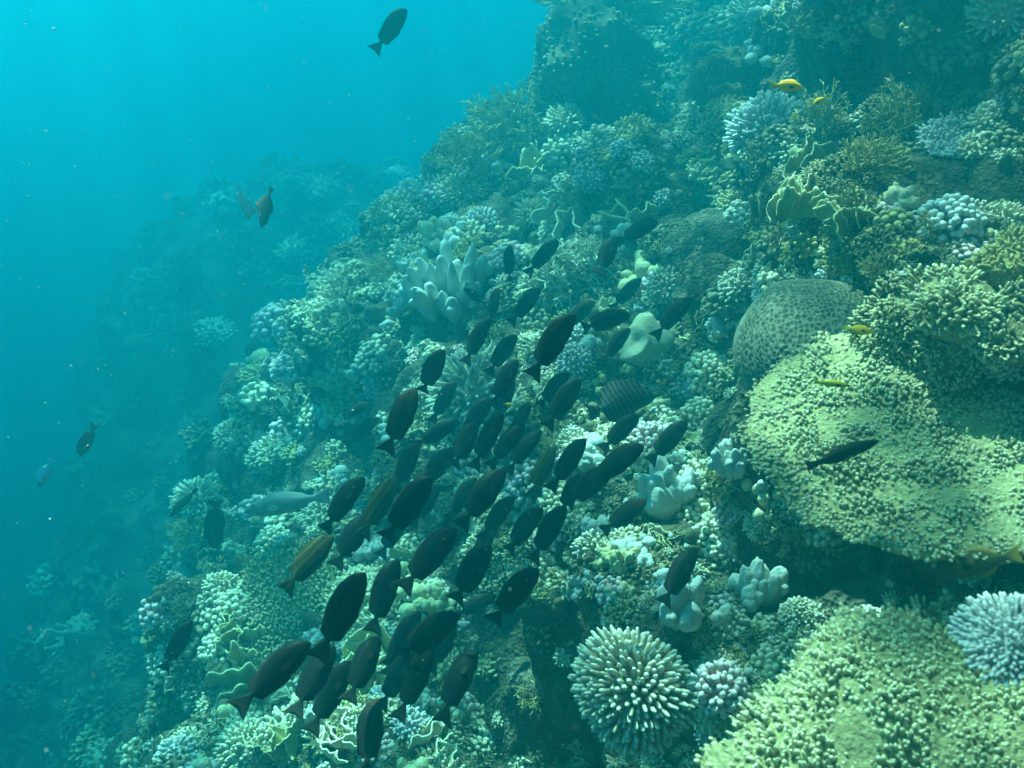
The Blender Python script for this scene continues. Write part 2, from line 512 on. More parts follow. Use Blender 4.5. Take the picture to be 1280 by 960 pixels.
def sheet(rng, width=1., height=.7, nu=26, nv=9, wob=.25, lobes=3.2, thick=.06, lean=.0):
    u = np.linspace(-.5, .5, nu); v = np.linspace(0, 1, nv)
    s1, s2 = rng.uniform(-50, 50, 2)
    one = lambda a, b, sd: vnoise(np.stack([a, np.full_like(a, b), 0 * a], -1), 1., sd)
    hgt = height * (np.sqrt(np.maximum(.02, 1 - (2 * u) ** 2 * .93))) * (.8 + .22 * one(u * lobes * 2, s1, 3) + .12 * one(u * lobes * 6, s2, 4))
    Uu, Vv = np.meshgrid(u, v, indexing='ij')
    H = hgt[:, None] * Vv
    flare = 1 + .25 * Vv
    X = Uu * width * flare
    Y = wob * (one(u * 3.1, s2, 5)[:, None] * (.5 + .6 * Vv) + .35 * one(u * 9, s1, 6)[:, None] * Vv) * width * .7 + lean * H
    Z = H
    mid = np.stack([X, Y, Z], -1)
    du = np.gradient(mid, axis=0); dv = np.gradient(mid, axis=1)
    nn = np.cross(du, dv); nn /= np.maximum(1e-6, np.linalg.norm(nn, axis=-1, keepdims=True))
    tk = thick * (1.25 - .55 * Vv)[..., None] * (.9 + .2 * rng.random(Uu.shape)[..., None])
    a, b = (mid + nn * tk * .5), (mid - nn * tk * .5)
    V = np.concatenate([a.reshape(-1, 3), b.reshape(-1, 3)])
    i = np.arange(nu * nv).reshape(nu, nv); j = i + nu * nv
    q = lambda g: np.stack([g[:-1, :-1], g[1:, :-1], g[1:, 1:], g[:-1, 1:]], -1).reshape(-1, 4)
    Q = [q(i), q(j)[:, ::-1], np.stack([i[:-1, -1], i[1:, -1], j[1:, -1], j[:-1, -1]], -1),
         np.stack([i[0, 1:], i[0, :-1], j[0, :-1], j[0, 1:]], -1), np.stack([i[-1, :-1], i[-1, 1:], j[-1, 1:], j[-1, :-1]], -1)]
    rim = np.tile(np.clip((Vv - .8) / .2, 0, 1).ravel(), 2)
    return V, np.concatenate(Q), np.zeros((0, 3), int), rim

def c_plates(rng, n=7, height=.75, wob=.3, spread=.62):
    out = []
    a0 = rng.uniform(0, np.pi)
    for k in range(n):
        v, q, t, a = sheet(rng, rng.uniform(.7, 1.25), height * rng.uniform(.7, 1.15), wob=wob, lean=rng.normal(0, .25))
        ang = a0 + rng.normal(0, .55)
        c, s = math.cos(ang), math.sin(ang)
        M = np.array([[c, -s, 0], [s, c, 0], [0, 0, 1]])
        off = np.array([-s, c, 0]) * ((k + .5) / n - .5) * 2 * spread + np.array([c, s, 0]) * rng.normal(0, .28)
        off[2] = -.12
        out.append(("plate", (v @ M.T + off, q, t, a), None))
    return out

def c_lobes(rng, n=7, tall=1.1, rad_=.30, noise=.2, spread=.55):
    out = []
    for k in range(n):
        a = k * 2.4 + rng.normal(0, .3); r = spread * math.sqrt(k / n)
        h = tall * rng.uniform(.6, 1.1) * (1 - .35 * r)
        R = rad_ * rng.uniform(.75, 1.2)
        up = np.array([math.cos(a) * r * .45, math.sin(a) * r * .45, 1.])
        out.append(("lobe", blob((r * math.cos(a), r * math.sin(a), h * .28), (R, R, h * .62), rng, noise, 20, 14, 1.5, up), None))
        if rng.random() < .75:
            b = a + rng.normal(0, .9)
            out.append(("lobe", blob((r * math.cos(a) + .26 * math.cos(b), r * math.sin(a) + .26 * math.sin(b), h * rng.uniform(.2, .62)), np.array([R, R, R * 1.15]) * rng.uniform(.5, .8), rng, noise, 16, 10, 1.5, up), None))
    return out

def c_dome(rng, cells=16, flat=.85, nu=300, nv=120):
    u = np.linspace(0, 2 * np.pi, nu, endpoint=False); v = np.linspace(0.001, np.pi * .62, nv)
    Uu, Vv = np.meshgrid(u, v)
    D = np.stack([np.sin(Vv) * np.cos(Uu), np.sin(Vv) * np.sin(Uu), np.cos(Vv)], -1).reshape(-1, 3)
    d1, d2 = worley(D + 3.3, cells, 71, .85)
    wall = np.clip(1 - (d2 - d1) / .38, 0, 1)
    k = 1 + .05 * vnoise(D, 1.4, 72) + .014 * wall
    V = D * k[:, None] * np.array([1, 1, flat])
    i = np.arange(nu * nv).reshape(nv, nu)
    Q = np.stack([i[:-1], i[1:], np.roll(i, -1, 1)[1:], np.roll(i, -1, 1)[:-1]], -1).reshape(-1, 4)
    return [("dome", (V, Q, np.zeros((0, 3), int), wall), None)]

def c_folds(rng):
    nu, nv = 90, 40
    u = np.linspace(0, 2 * np.pi, nu, endpoint=False); v = np.linspace(0.001, np.pi * .6, nv)
    Uu, Vv = np.meshgrid(u, v)
    D = np.stack([np.sin(Vv) * np.cos(Uu), np.sin(Vv) * np.sin(Uu), np.cos(Vv)], -1).reshape(-1, 3)
    s = rng.uniform(-50, 50, 3)
    k = 1 + .22 * (1 - 2.6 * np.abs(vnoise(D * np.array([1, .55, 1]) + s, 1.5, 77))) + .1 * vnoise(D + s, 2.4, 78)
    V = D * k[:, None] * np.array([1.1, .85, .7])
    i = np.arange(nu * nv).reshape(nv, nu)
    Q = np.stack([i[:-1], i[1:], np.roll(i, -1, 1)[1:], np.roll(i, -1, 1)[:-1]], -1).reshape(-1, 4)
    return [("crown", (V, Q, np.zeros((0, 3), int), np.zeros(nu * nv)), None)]

def c_mound(rng, n=420, flat=1.25, kr=.05):
    b = blob((0, 0, 0), (.95, .95, .95 * flat), rng, .34, 64, 40, 1.9)
    D = sph_dirs(n, rng, -.5, .8)
    V0 = b[0]; nr0 = np.linalg.norm(V0, axis=1, keepdims=True); dd = V0 / nr0
    near = np.argmax(D @ (dd.T), axis=1)
    pos = V0[near] * .97
    dr = D + np.array([0, 0, .5])
    keep = rng.random(n) < .85
    f = stamp(KNOB, pos[keep], dr[keep], rng.uniform(.04, .12, keep.sum()), kr * rng.uniform(.6, 1.1, keep.sum()))
    return [("mound", b, None), ("knobs", f, "stuff")]

# ---- living colours of the colonies
def coral_mat(name, base, base2, tip, t0=.55, t1=1., bump=.5, bscale=60., rough=.85, blotch=8.):
    m, nt, b = new_mat(name)
    L = nt.links
    tc = N(nt, "ShaderNodeTexCoord")
    oi = N(nt, "ShaderNodeObjectInfo")
    at = N(nt, "ShaderNodeAttribute", _attribute_name="tip")
    nz = N(nt, "ShaderNodeTexNoise", Scale=blotch, Detail=4., Roughness=.6)
    geo = N(nt, "ShaderNodeNewGeometry")
    L.new(geo.outputs["Position"], nz.inputs["Vector"])
    ad = N(nt, "ShaderNodeMath", _operation='MULTIPLY_ADD'); ad.inputs[1].default_value = .55
    L.new(oi.outputs["Random"], ad.inputs[0])
    sb = N(nt, "ShaderNodeMath", _operation='MULTIPLY_ADD'); sb.inputs[1].default_value = 1.6; sb.inputs[2].default_value = -.55
    L.new(nz.outputs[0], sb.inputs[0]); L.new(sb.outputs[0], ad.inputs[2])
    cl = N(nt, "ShaderNodeClamp"); L.new(ad.outputs[0], cl.inputs[0])
    mx = N(nt, "ShaderNodeMix", _data_type='RGBA')
    mx.inputs[6].default_value = (*base, 1); mx.inputs[7].default_value = (*base2, 1)
    L.new(cl.outputs[0], mx.inputs["Factor"])
    mr = N(nt, "ShaderNodeMapRange", From__Min=t0, From__Max=t1)
    L.new(at.outputs["Fac"], mr.inputs["Value"])
    m2 = N(nt, "ShaderNodeMix", _data_type='RGBA'); m2.inputs[7].default_value = (*tip, 1)
    L.new(mx.outputs[2], m2.inputs[6]); L.new(mr.outputs[0], m2.inputs["Factor"])
    L.new(m2.outputs[2], b.inputs["Base Color"])
    b.inputs["Roughness"].default_value = rough
    b.inputs["Specular IOR Level"].default_value = .15
    n2 = N(nt, "ShaderNodeTexNoise", Scale=bscale, Detail=4.)
    L.new(geo.outputs["Position"], n2.inputs["Vector"])
    bp = N(nt, "ShaderNodeBump", Strength=bump, Distance=.01)
    L.new(n2.outputs[0], bp.inputs["Height"]); L.new(bp.outputs[0], b.inputs["Normal"])
    return m
CM = {
 "finger": coral_mat("finger_coral_skin", (.34, .31, .2), (.48, .44, .31), (.76, .72, .58), .45),
 "blue":   coral_mat("bluish_coral_skin", (.36, .37, .37), (.46, .46, .45), (.78, .77, .70)),
 "olive":  coral_mat("olive_coral_skin", (.27, .23, .08), (.40, .34, .14), (.55, .48, .22), .4),
 "pink":   coral_mat("pink_coral_skin", (.50, .33, .28), (.58, .42, .38), (.80, .66, .62), .35),
 "cream":  coral_mat("cream_coral_skin", (.46, .40, .24), (.58, .53, .36), (.76, .70, .50), .4),
 "table":  coral_mat("table_coral_skin", (.055, .052, .024), (.42, .395, .19), (.73, .70, .44), .35, 1.1, bump=1., bscale=110., blotch=75.),
 "fire":   coral_mat("fire_coral_skin", (.28, .27, .09), (.40, .36, .14), (.58, .54, .30), .1, 1., .5, 60.),
 "pale":   coral_mat("pale_lobed_coral_skin", (.40, .44, .40), (.60, .61, .54), (.7, .72, .66), .3, 1., .45, 150., .85, 30.),
 "yellow": coral_mat("yellowish_lobed_coral_skin", (.55, .50, .26), (.64, .58, .34), (.7, .66, .4), .3, 1., .45, 140., .85, 30.),
 "dome":   coral_mat("honeycomb_coral_skin", (.07, .07, .045), (.11, .105, .065), (.30, .29, .2), .25, .9, .4, 90., .85, 12.),
 "dark":   coral_mat("dark_mound_coral_skin", (.07, .07, .04), (.14, .13, .07), (.34, .32, .2), .55, 1., .6, 30.),
 "turf_shade":   coral_mat("dark_turf_shade_coral_skin", (.06, .06, .035), (.17, .15, .08), (.34, .31, .19), .5),  # turf-dark corals, also used as painted shade and distance dimming
}

# ------------------------------------------------------------------ placing colonies on the reef
KINDS = {   # coral kind -> (object name, category, builder)
 "finger": ("finger_coral", "coral", c_finger), "cauli": ("cauliflower_coral", "coral", c_cauli),
 "table": ("table_coral", "coral", c_table), "bush": ("branching_coral", "coral", c_bush),
 "plates": ("fire_coral", "coral", c_plates), "lobes": ("lobed_coral", "coral", c_lobes),
 "dome": ("honeycomb_coral", "coral", c_dome), "folds": ("folded_coral", "coral", c_folds), "mound": ("mound_coral", "coral", c_mound),
}
CAMDIR = lambda p: (-p).normalized()
def basis(nrm, spin):
    z = nrm.normalized()
    x = Vector((0, 1, 0)).cross(z)
    if x.length < .1: x = Vector((1, 0, 0)).cross(z)
    x.normalize(); y = z.cross(x)
    c, s = math.cos(spin), math.sin(spin)
    X = x * c + y * s; Y = z.cross(X)
    return Matrix((X, Y, z)).transposed()
def set_pose(o, loc, nrm, spin, sc):
    M = basis(nrm, spin).to_4x4()
    o.matrix_world = Matrix.Translation(loc) @ M @ Matrix.Diagonal((sc[0], sc[1], sc[2], 1))

LAND = []            # (x, y, phrase) of the colonies that stand out, for telling others by
def colony(kind, px, py, rpx, mat, label, up=.5, face=.25, lift=.25, sc=(1, 1, 1), parts=False, spin=None, seed=None, dist=None, land=None, **kw):
    name, cat, fn = KINDS[kind]
    rng = np.random.default_rng(seed if seed is not None else int(px * 7 + py * 13))
    h = hit(px, py)
    if h is None: return None
    loc, nor, d = h
    if dist: loc = Vector(ray(px, py)) * dist; d = dist
    R = rpx / FPX * d
    nrm = nor * (1 - up) + Vector((0, 0, up)) + CAMDIR(loc) * face
    loc = loc + CAMDIR(loc) * R * lift
    pieces = fn(rng, **kw)
    sp = spin if spin is not None else rng.uniform(0, 6.28)
    s3 = (R * sc[0], R * sc[1], R * sc[2])
    if parts:
        root = link(name, None)
        set_pose(root, loc, nrm, sp, s3)
        for pn, (V, Q, T, a), kd in pieces:
            o = link(pn, mesh_from(pn, V, [Q, T], {"tip": a}, mats=[CM[mat]]), root)
            if kd: o["kind"] = kd
    else:
        V, Q, T, a = merge([p[1] for p in pieces])
        root = link(name, mesh_from(name, V, [Q, T], {"tip": a}, mats=[CM[mat]]))
        set_pose(root, loc, nrm, sp, s3)
    tag(root, label, cat)
    LAND.append((px, py, land))
    return root

# the colonies one can pick out in the photograph
colony("table", 1152, 537, 190, "table", "wide tan table coral plate with a speckled top at the right edge", up=.8, face=.10, dist=2.12, lift=0, parts=True, land="the wide table coral", n=5200, ln=.04, fr=.0125, rag=.07, dish=.03, thick=.03, relief=1.7)
colony("table", 1242, 1006, 276, "table", "big stubbly table coral filling the lower right corner", up=.8, face=.2, dist=1.72, lift=0, parts=True, land="the stubbly table coral", n=5400, ln=.042, fr=.0115, rag=.12, dish=.0, relief=2.2)
colony("finger", 1266, 806, 62, "blue", "bright pale finger coral patch on the edge of the stubbly table coral", up=.9, face=.12, dist=1.62, lift=0, parts=True, n=420, ln=.2, thick=.045, flat=.5, chaos=.15, lump=.3, land="the bright pale finger patch")
colony("dome", 1022, 440, 96, "dome", "grey honeycomb dome coral half hidden behind a crusty ledge", up=.2, face=.25, lift=.05, parts=False, spin=0, sc=(1, 1, 1), land="the honeycomb dome")
colony("finger", 793, 862, 74, "finger", "pale finger coral of crowded white tipped branches above a dark hollow", up=.25, face=.75, lift=0, dist=2.4, parts=True, n=370, ln=.23, thick=.049, flat=.75, chaos=.07, land="the pale finger coral", sc=(.9, 1.1, 1), spin=.3)
colony("mound", 738, 105, 74, "dark", "tall dark knobbly coral mound at the top of the reef", up=.9, face=0, lift=.35, dist=7.6, sc=(1.05, 1, .9), parts=True, land="the tall dark mound", n=1200, kr=.035)
colony("bush", 757, 30, 92, "olive", "dark feathery coral thicket rising out of the frame above the tall mound", up=1, face=0, lift=0, dist=7.9, sc=(.95, .95, 1.2), trunks=90, r0=.03, ln=.33, spread=.42, depth=3)
colony("lobes", 838, 625, 48, "pale", "pale blue lobed coral shaped like stacked knuckles", up=.75, face=.1, lift=.2, parts=True, land="the pale knuckled coral", n=10, rad_=.28, tall=1.3)
colony("lobes", 915, 585, 32, "pale", "small pale lobed coral tucked against the rim of the wide table coral", up=.8, face=.1, lift=.2, parts=True, land="the small pale lobed coral", n=8, rad_=.27, tall=1.4)
colony("lobes", 560, 372, 55, "pale", "pale coral of smooth rounded columns standing at the reef's outer edge", up=.75, face=.1, lift=.3, parts=True, land="the pale columned coral", n=17, rad_=.17, tall=1.3, spread=.85, noise=.12)
colony("lobes", 735, 572, 36, "pale", "white lumpy coral between the sailfin fish and the dark school", up=.6, face=.2, lift=.3, parts=True, n=8, rad_=.3, tall=.8)
colony("lobes", 852, 765, 44, "pale", "pale column coral lit only on its top beside the finger coral", up=.8, face=.1, lift=.2, parts=True, land="the pale column coral", n=7, rad_=.3, tall=1.5)
colony("lobes", 945, 745, 42, "pale", "pair of pale rounded coral columns under the table coral's shade", up=.8, face=.1, lift=.2, parts=True, n=9, rad_=.28, tall=1.2, seed=5)
colony("lobes", 905, 775, 20, "pale", "little white capped coral knob at the foot of the pale columns", up=.8, face=.1, lift=.3, n=3, rad_=.5, tall=1.2)
colony("lobes", 808, 345, 34, "yellow", "yellowish coral of round bulbs on a smooth pale shoulder", up=.6, face=.3, lift=.3, parts=True, land="the yellow bulbed coral", n=9, rad_=.3, tall=.7, spread=.9, noise=.08)
colony("folds", 805, 432, 36, "cream", "smooth yellowish folded coral with a deep central crease", up=.4, face=.5, lift=.2, land="the folded coral", sc=(1, 1, 1.1))
colony("lobes", 472, 688, 32, "pale", "bluish lobed coral glimpsed among the tails of the school", up=.5, face=.5, lift=.3, parts=True, n=8, rad_=.3, tall=.7, spread=.8)
colony("lobes", 748, 665, 28, "pale", "dim rounded coral lump in the shade below the pale knuckled coral", up=.6, face=.3, lift=.2, n=5, rad_=.4, tall=.6)
colony("lobes", 795, 690, 30, "pale", "cluster of dim bluish coral balls right under the pale knuckled coral", up=.5, face=.4, lift=.2, n=7, rad_=.32, tall=.5, spread=.9)
colony("lobes", 525, 745, 34, "yellow", "yellow green lumpy coral behind the tail of the largest school fish", up=.6, face=.3, lift=.2, parts=True, n=9, rad_=.27, tall=.6, spread=.9, noise=.25)
colony("lobes", 548, 838, 20, "yellow", "small knobbed yellow coral beside the dark hollow", up=.6, face=.3, lift=.4, n=7, rad_=.32, tall=.9, noise=.3)
colony("lobes", 563, 757, 15, "yellow", "tiny cream coral cap above a dark fish's back", up=.7, face=.2, lift=.4, n=4, rad_=.45, tall=.7)
colony("lobes", 521, 377, 20, "pale", "short pale stump coral beside the columned coral", up=.8, face=.1, lift=.4, n=3, rad_=.45, tall=1.5)
colony("lobes", 581, 398, 16, "cream", "cream topped coral stump below the columned coral", up=.8, face=.1, lift=.4, n=4, rad_=.4, tall=1.3, noise=.3)
colony("finger", 592, 490, 56, "finger", "bright thin branched finger coral behind the middle of the school", up=.4, face=.5, lift=.3, parts=True, n=210, ln=.34, thick=.046, chaos=.22, land="the bright branched coral", sc=(1.15, 1, .9))
colony("table", 612, 640, 58, "cream", "upright yellow green plate of finger coral split by dark fish", up=.0, face=1.6, lift=.3, sc=(.68, 1.05, 1), spin=.35, parts=True, n=330, ln=.13, fr=.035, dish=-.12)
colony("cauli", 660, 606, 36, "pink", "dusky pink knobbed coral next to the olive striped fish", up=.4, face=.6, lift=.2, parts=True, n=95, land="the dusky pink coral")
colony("cauli", 815, 556, 32, "pink", "rosy knobbed coral just above the pale knuckled coral", up=.4, face=.6, lift=.3, parts=True, n=85, land="the rosy coral")
colony("cauli", 886, 468, 30, "cream", "beige cauliflower coral in the shade left of the honeycomb dome", up=.4, face=.5, lift=.3, parts=True, n=90)
colony("cauli", 900, 862, 36, "pink", "dim pinkish cauliflower coral right of the white tipped finger coral", up=.4, face=.5, lift=.2, parts=True, n=90)
colony("cauli", 875, 602, 30, "cream", "yellow cream knobbed coral right of the pale knuckled coral", up=.5, face=.4, lift=.3, parts=True, n=70)
colony("cauli", 900, 672, 34, "cream", "cream knobbed coral above the shaded coral columns", up=.4, face=.4, lift=.2, parts=True, n=110)
colony("cauli", 778, 188, 16, "blue", "small round bluish cauliflower coral on a ledge under the dark mound", up=.6, face=.4, lift=.5, n=55)
colony("cauli", 804, 204, 16, "blue", "white dotted cauliflower coral at the lip of a dark recess", up=.6, face=.4, lift=.5, n=60)
colony("cauli", 830, 250, 15, "blue", "little white dotted coral hanging under a wavy ledge", up=.4, face=.5, lift=.5, n=50)
colony("finger", 962, 168, 52, "blue", "whitish fine branched coral cushion below the yellow fish", up=.6, face=.3, lift=.3, parts=True, n=230, ln=.24, thick=.055, land="the whitish coral cushion", sc=(1.1, 1, .9))
colony("bush", 1028, 158, 44, "olive", "olive tangled branching coral right of the whitish cushion", up=.7, face=.3, lift=.3, trunks=14, r0=.045, land="the olive branching coral")
colony("bush", 1132, 160, 58, "olive", "golden green netted coral against the dark upper wall", up=.7, face=.3, lift=.35, trunks=16, r0=.04, spread=.6, land="the golden netted coral")
colony("table", 1205, 172, 46, "blue", "small bluish white table coral jutting from the upper right wall", up=.8, face=.3, lift=.5, parts=True, n=240, ln=.16, fr=.042, land="the small bluish table coral")
colony("cauli", 1185, 285, 40, "blue", "blue speckled knob coral deep in the right hand shade", up=.5, face=.5, lift=.3, parts=True, n=110, land="the blue speckled coral")
colony("bush", 1085, 212, 44, "olive", "soft looking olive coral tuft beside the lobed fire coral plates", up=.6, face=.4, lift=.4, trunks=22, r0=.035, depth=3)
colony("plates", 1010, 250, 50, "fire", "green fire coral of upright lobed plates with pale rims", up=.8, face=.2, lift=.2, parts=True, n=9, height=.8, land="the green fire coral")
colony("plates", 1062, 272, 42, "fire", "fire coral ridge stepping down towards a bright sunlit lump", up=.7, face=.3, lift=.3, parts=True, n=8, height=.7)
colony("plates", 958, 262, 34, "fire", "single broad fire coral leaf with a pale wavy edge in the shade", up=.8, face=.2, lift=.3, parts=True, n=3, height=.9)
colony("plates", 1012, 200, 34, "fire", "dark fire coral leaves under the olive branching coral", up=.8, face=.2, lift=.2, parts=True, n=4, height=.9)
colony("lobes", 1128, 250, 26, "cream", "bright sunlit cream lump on a shelf in the shade", up=.7, face=.3, lift=.4, n=7, rad_=.35, tall=.6, noise=.3)
colony("plates", 462, 832, 52, "fire", "pale green fire coral leaves under the lower school", up=.6, face=.4, lift=.2, parts=True, n=8, height=.8, wob=.2, land="the pale green fire coral")
colony("plates", 478, 868, 44, "fire", "green fire coral leaf with a thin bright rim at the foot of the school", up=.7, face=.3, lift=.2, parts=True, n=4, height=.8, wob=.2)
colony("plates", 352, 925, 40, "fire", "green leafy fire coral at the bottom of the picture", up=.7, face=.3, lift=.3, parts=True, n=5, height=.9, wob=.2, land="the bottom leafy fire coral")
colony("plates", 300, 838, 60, "fire", "shaded broad coral leaves standing over the deep water", up=.7, face=.3, lift=.2, parts=True, n=6, height=.9, wob=.3)
colony("plates", 292, 790, 30, "fire", "folded coral frill sticking out over the blue water", up=.6, face=.2, lift=.5, parts=True, n=5, height=.8, wob=.5)
colony("plates", 425, 915, 42, "cream", "ribbed wavy coral folds lit in stripes at the bottom", up=.6, face=.4, lift=.3, parts=True, n=8, height=.45, wob=.45)
colony("plates", 530, 918, 44, "cream", "wavy cream coral ridge below the last fish tails", up=.6, face=.4, lift=.2, parts=True, n=4, height=.5, wob=.5)
colony("table", 368, 772, 84, "table", "scalloped table coral fan leaning over the deep side", up=.1, face=1.0, lift=.25, parts=True, n=900, ln=.09, fr=.026, rag=.22, dish=-.1, land="the scalloped fan coral", sc=(1, .85, 1))
colony("table", 452, 758, 62, "cream", "bright bumpy coral plate right of the scalloped fan", up=.1, face=1.0, lift=.25, parts=True, n=520, ln=.1, fr=.032, dish=-.12, land="the bright bumpy plate", sc=(.8, 1.05, 1), spin=.2)
colony("cauli", 282, 812, 30, "cream", "knobbed coral cluster on the outer edge below the coral frill", up=.4, face=.3, lift=.3, n=80)
colony("finger", 308, 935, 36, "cream", "round fuzzy finger coral low beside the leafy fire coral", up=.5, face=.4, lift=.3, n=150, ln=.2, thick=.075)
colony("bush", 652, 168, 72, "olive", "large olive bush of fine coral on the outer ridge", up=.8, face=.2, lift=.2, trunks=30, r0=.026, ln=.3, spread=.5, depth=4, land="the large olive coral bush", sc=(1.1, 1, .9))
colony("bush", 590, 205, 50, "olive", "olive coral bush stepping down from the larger one", up=.8, face=.2, lift=.25, trunks=22, r0=.03)
colony("finger", 705, 152, 26, "cream", "paler finger coral tuft on the right shoulder of the olive bush", up=.7, face=.3, lift=.4, n=90, ln=.3, thick=.075)
colony("finger", 580, 240, 34, "cream", "light green table tuft under the olive bushes", up=.8, face=.2, lift=.4, n=120, ln=.3, thick=.05, flat=.5)
colony("plates", 664, 218, 36, "fire", "upright olive fan corals on the ridge behind the wavy ledge", up=.8, face=.2, lift=.3, parts=True, n=5, height=.9)
colony("plates", 705, 262, 48, "cream", "wavy edged ledge coral curling round a dark recess", up=.8, face=.2, lift=.2, parts=True, n=6, height=.5, wob=.7, land="the wavy ledge coral")
colony("plates", 800, 258, 46, "fire", "long thin rimmed ledge coral above the topmost school fish", up=.8, face=.2, lift=.2, parts=True, n=4, height=.5, wob=.6)
colony("finger", 665, 268, 24, "cream", "green frilled coral rosette at the left end of the wavy ledge", up=.6, face=.3, lift=.4, n=90, ln=.4, thick=.06, flat=.6)
colony("bush", 800, 152, 28, "olive", "fuzzy olive coral ball at the foot of the dark mound", up=.8, face=.2, lift=.3, trunks=26, r0=.03, depth=3)
colony("lobes", 838, 118, 12, "pale", "small bright white coral knob beside the dark mound", up=.8, face=.2, lift=.6, n=4, rad_=.5, tall=.6)
colony("bush", 690, 355, 50, "cream", "crumbly cream branching coral behind the upper school", up=.5, face=.4, lift=.2, trunks=26, r0=.05, depth=3, spread=.8)
colony("bush", 745, 330, 40, "cream", "crumbly coral bank under the topmost pair of fish", up=.5, face=.4, lift=.2, trunks=24, r0=.05, depth=3, spread=.8)
colony("lobes", 655, 318, 22, "cream", "sunlit cream rubble knob left of the uppermost tilted fish", up=.5, face=.3, lift=.3, n=9, rad_=.28, tall=.6, noise=.3)
colony("bush", 430, 365, 36, "cream", "straggly branching coral at the reef's outermost point", up=.6, face=.1, lift=.3, trunks=12, r0=.035, spread=.8)
colony("bush", 480, 350, 34, "olive", "spiny branching coral sprays inside the outer point", up=.7, face=.2, lift=.3, trunks=14, r0=.035, spread=.7)
colony("lobes", 452, 372, 16, "yellow", "bright yellow green crust coral among the outer branches", up=.6, face=.3, lift=.4, n=7, rad_=.35, tall=.5, noise=.35)
colony("finger", 290, 548, 24, "finger", "round bushy coral head on the hazy lower shoulder", up=.6, face=.3, lift=.4, n=110, ln=.26, thick=.085)
colony("finger", 338, 572, 28, "finger", "paler bushy coral head right of the hazy round one", up=.6, face=.3, lift=.4, n=120, ln=.26, thick=.085)
colony("finger", 245, 625, 32, "cream", "hazy cream coral tuft where two dim fish swim", up=.6, face=.3, lift=.4, n=110, ln=.35, thick=.06, flat=.6)
colony("cauli", 343, 680, 24, "cream", "greenish lumpy coral below the pale parrotfish", up=.6, face=.3, lift=.4, n=70)
colony("lobes", 295, 688, 18, "cream", "dim crusty coral lump left of the brown striped fish", up=.6, face=.3, lift=.4, n=6, noise=.3)
for k, (x, y, r, m, lab) in enumerate([
  (1052, 428, 42, "cream", "crusty cream coral knuckle hiding the honeycomb dome's right side"),
  (1125, 402, 44, "table", "crusty tan coral mass under the small hovering yellow fish"),
  (1195, 385, 58, "table", "thick crusty coral ledge in the sun at the right"),
  (1264, 415, 55, "table", "crusty coral overhang cut by the right edge"),
  (1188, 440, 40, "table", "underside of the crusty ledge hanging over shade"),
  (1264, 335, 45, "olive", "olive crusty coral high on the right edge")]):
    colony("finger", x, y, r, m, lab, up=.5, face=.4, lift=.8, parts=True, n=520, ln=.2, thick=.042, chaos=.7, lump=.6, flat=.5, land=None if k else "the crusty knuckle")
colony("finger", 1255, 15, 40, "cream", "sunlit row of finger coral in the top right corner", up=.7, face=.3, lift=.3, n=120, ln=.35, thick=.05, land="the top corner coral")
colony("plates", 1105, 38, 22, "fire", "small bright rimmed fire coral leaf on the dark upper wall", up=.8, face=.3, lift=.5, n=3, height=.9)
colony("bush", 1050, 50, 26, "cream", "small lit coral sprig on the dark upper wall", up=.7, face=.3, lift=.5, trunks=10, depth=3)
colony("finger", 950, 18, 38, "cream", "pale crusty coral crest at the top of the dark wall", up=.7, face=.3, lift=.3, n=110, ln=.35, thick=.06, chaos=.4)
colony("mound", 905, 110, 34, "dark", "small dark knobbly mound right of the tall one", up=.9, face=0, lift=.1, n=400, kr=.045)
colony("finger", 910, 140, 26, "olive", "round olive coral dome on the upper shelf", up=.7, face=.2, lift=.3, n=140, ln=.15, thick=.06)
LAND = [l for l in LAND if l[2]]

# ------------------------------------------------------------------ the many smaller colonies
def low(kind, rng):
    if kind == "finger": ps = c_finger(rng, 30, .3, .13, .75, .2)
    elif kind == "crust": ps = c_finger(rng, 34, .34, .12, .6, .7, lump=.5)
    elif kind == "cauli": ps = c_finger(rng, 22, .36, .19, .7, .16, KNOB, 0)
    elif kind == "bush": ps = c_bush(rng, 9, 2, .06, .6)
    elif kind == "plates": ps = [("plate", sheet(rng, rng.uniform(.9, 1.5), rng.uniform(.5, .9), 14, 5, .45, lean=rng.normal(0, .3)), None) for _ in range(3)]
    else: ps = [("lobe", blob((*rng.normal(0, .42, 2), rng.uniform(0, .35)), rng.uniform(.25, .5) * np.array([1, 1, rng.uniform(.8, 1.5)]), rng, .22, 10, 7), None) for _ in range(5)]
    return merge([p[1] for p in ps])
NAMES = {"finger": "finger_coral", "crust": "crusty_coral", "cauli": "cauliflower_coral", "bush": "branching_coral", "plates": "leafy_coral", "lobes": "lumpy_coral"}
LOWMATS = {"finger": ("finger", "cream", "blue"), "crust": ("cream", "table", "olive"), "cauli": ("cream", "pink", "finger"), "bush": ("olive", "cream"), "plates": ("fire", "cream"), "lobes": ("pale", "yellow", "cream")}
COLOUR = {"finger": "tan", "cream": "cream", "blue": "bluish", "table": "speckled", "olive": "olive", "pink": "pinkish", "fire": "green", "pale": "pale", "yellow": "yellowish", "turf_shade": "dark brown"}
def mid(kind, rng):
    if kind == "finger": ps = c_finger(rng, 95, .25, .088, .75, .16)
    elif kind == "crust": ps = c_finger(rng, 130, .28, .075, .6, .7, lump=.5)
    elif kind == "cauli": ps = c_finger(rng, 55, .34, .13, .75, .15, KNOB, 0)
    elif kind == "bush": ps = c_bush(rng, 16, 3, .045, .6)
    elif kind == "plates": ps = c_plates(rng, 5, .7, .35)
    else: ps = c_lobes(rng, 8, .8, .25, .25, .75)
    return merge([p[1] for p in ps])
protos = {}
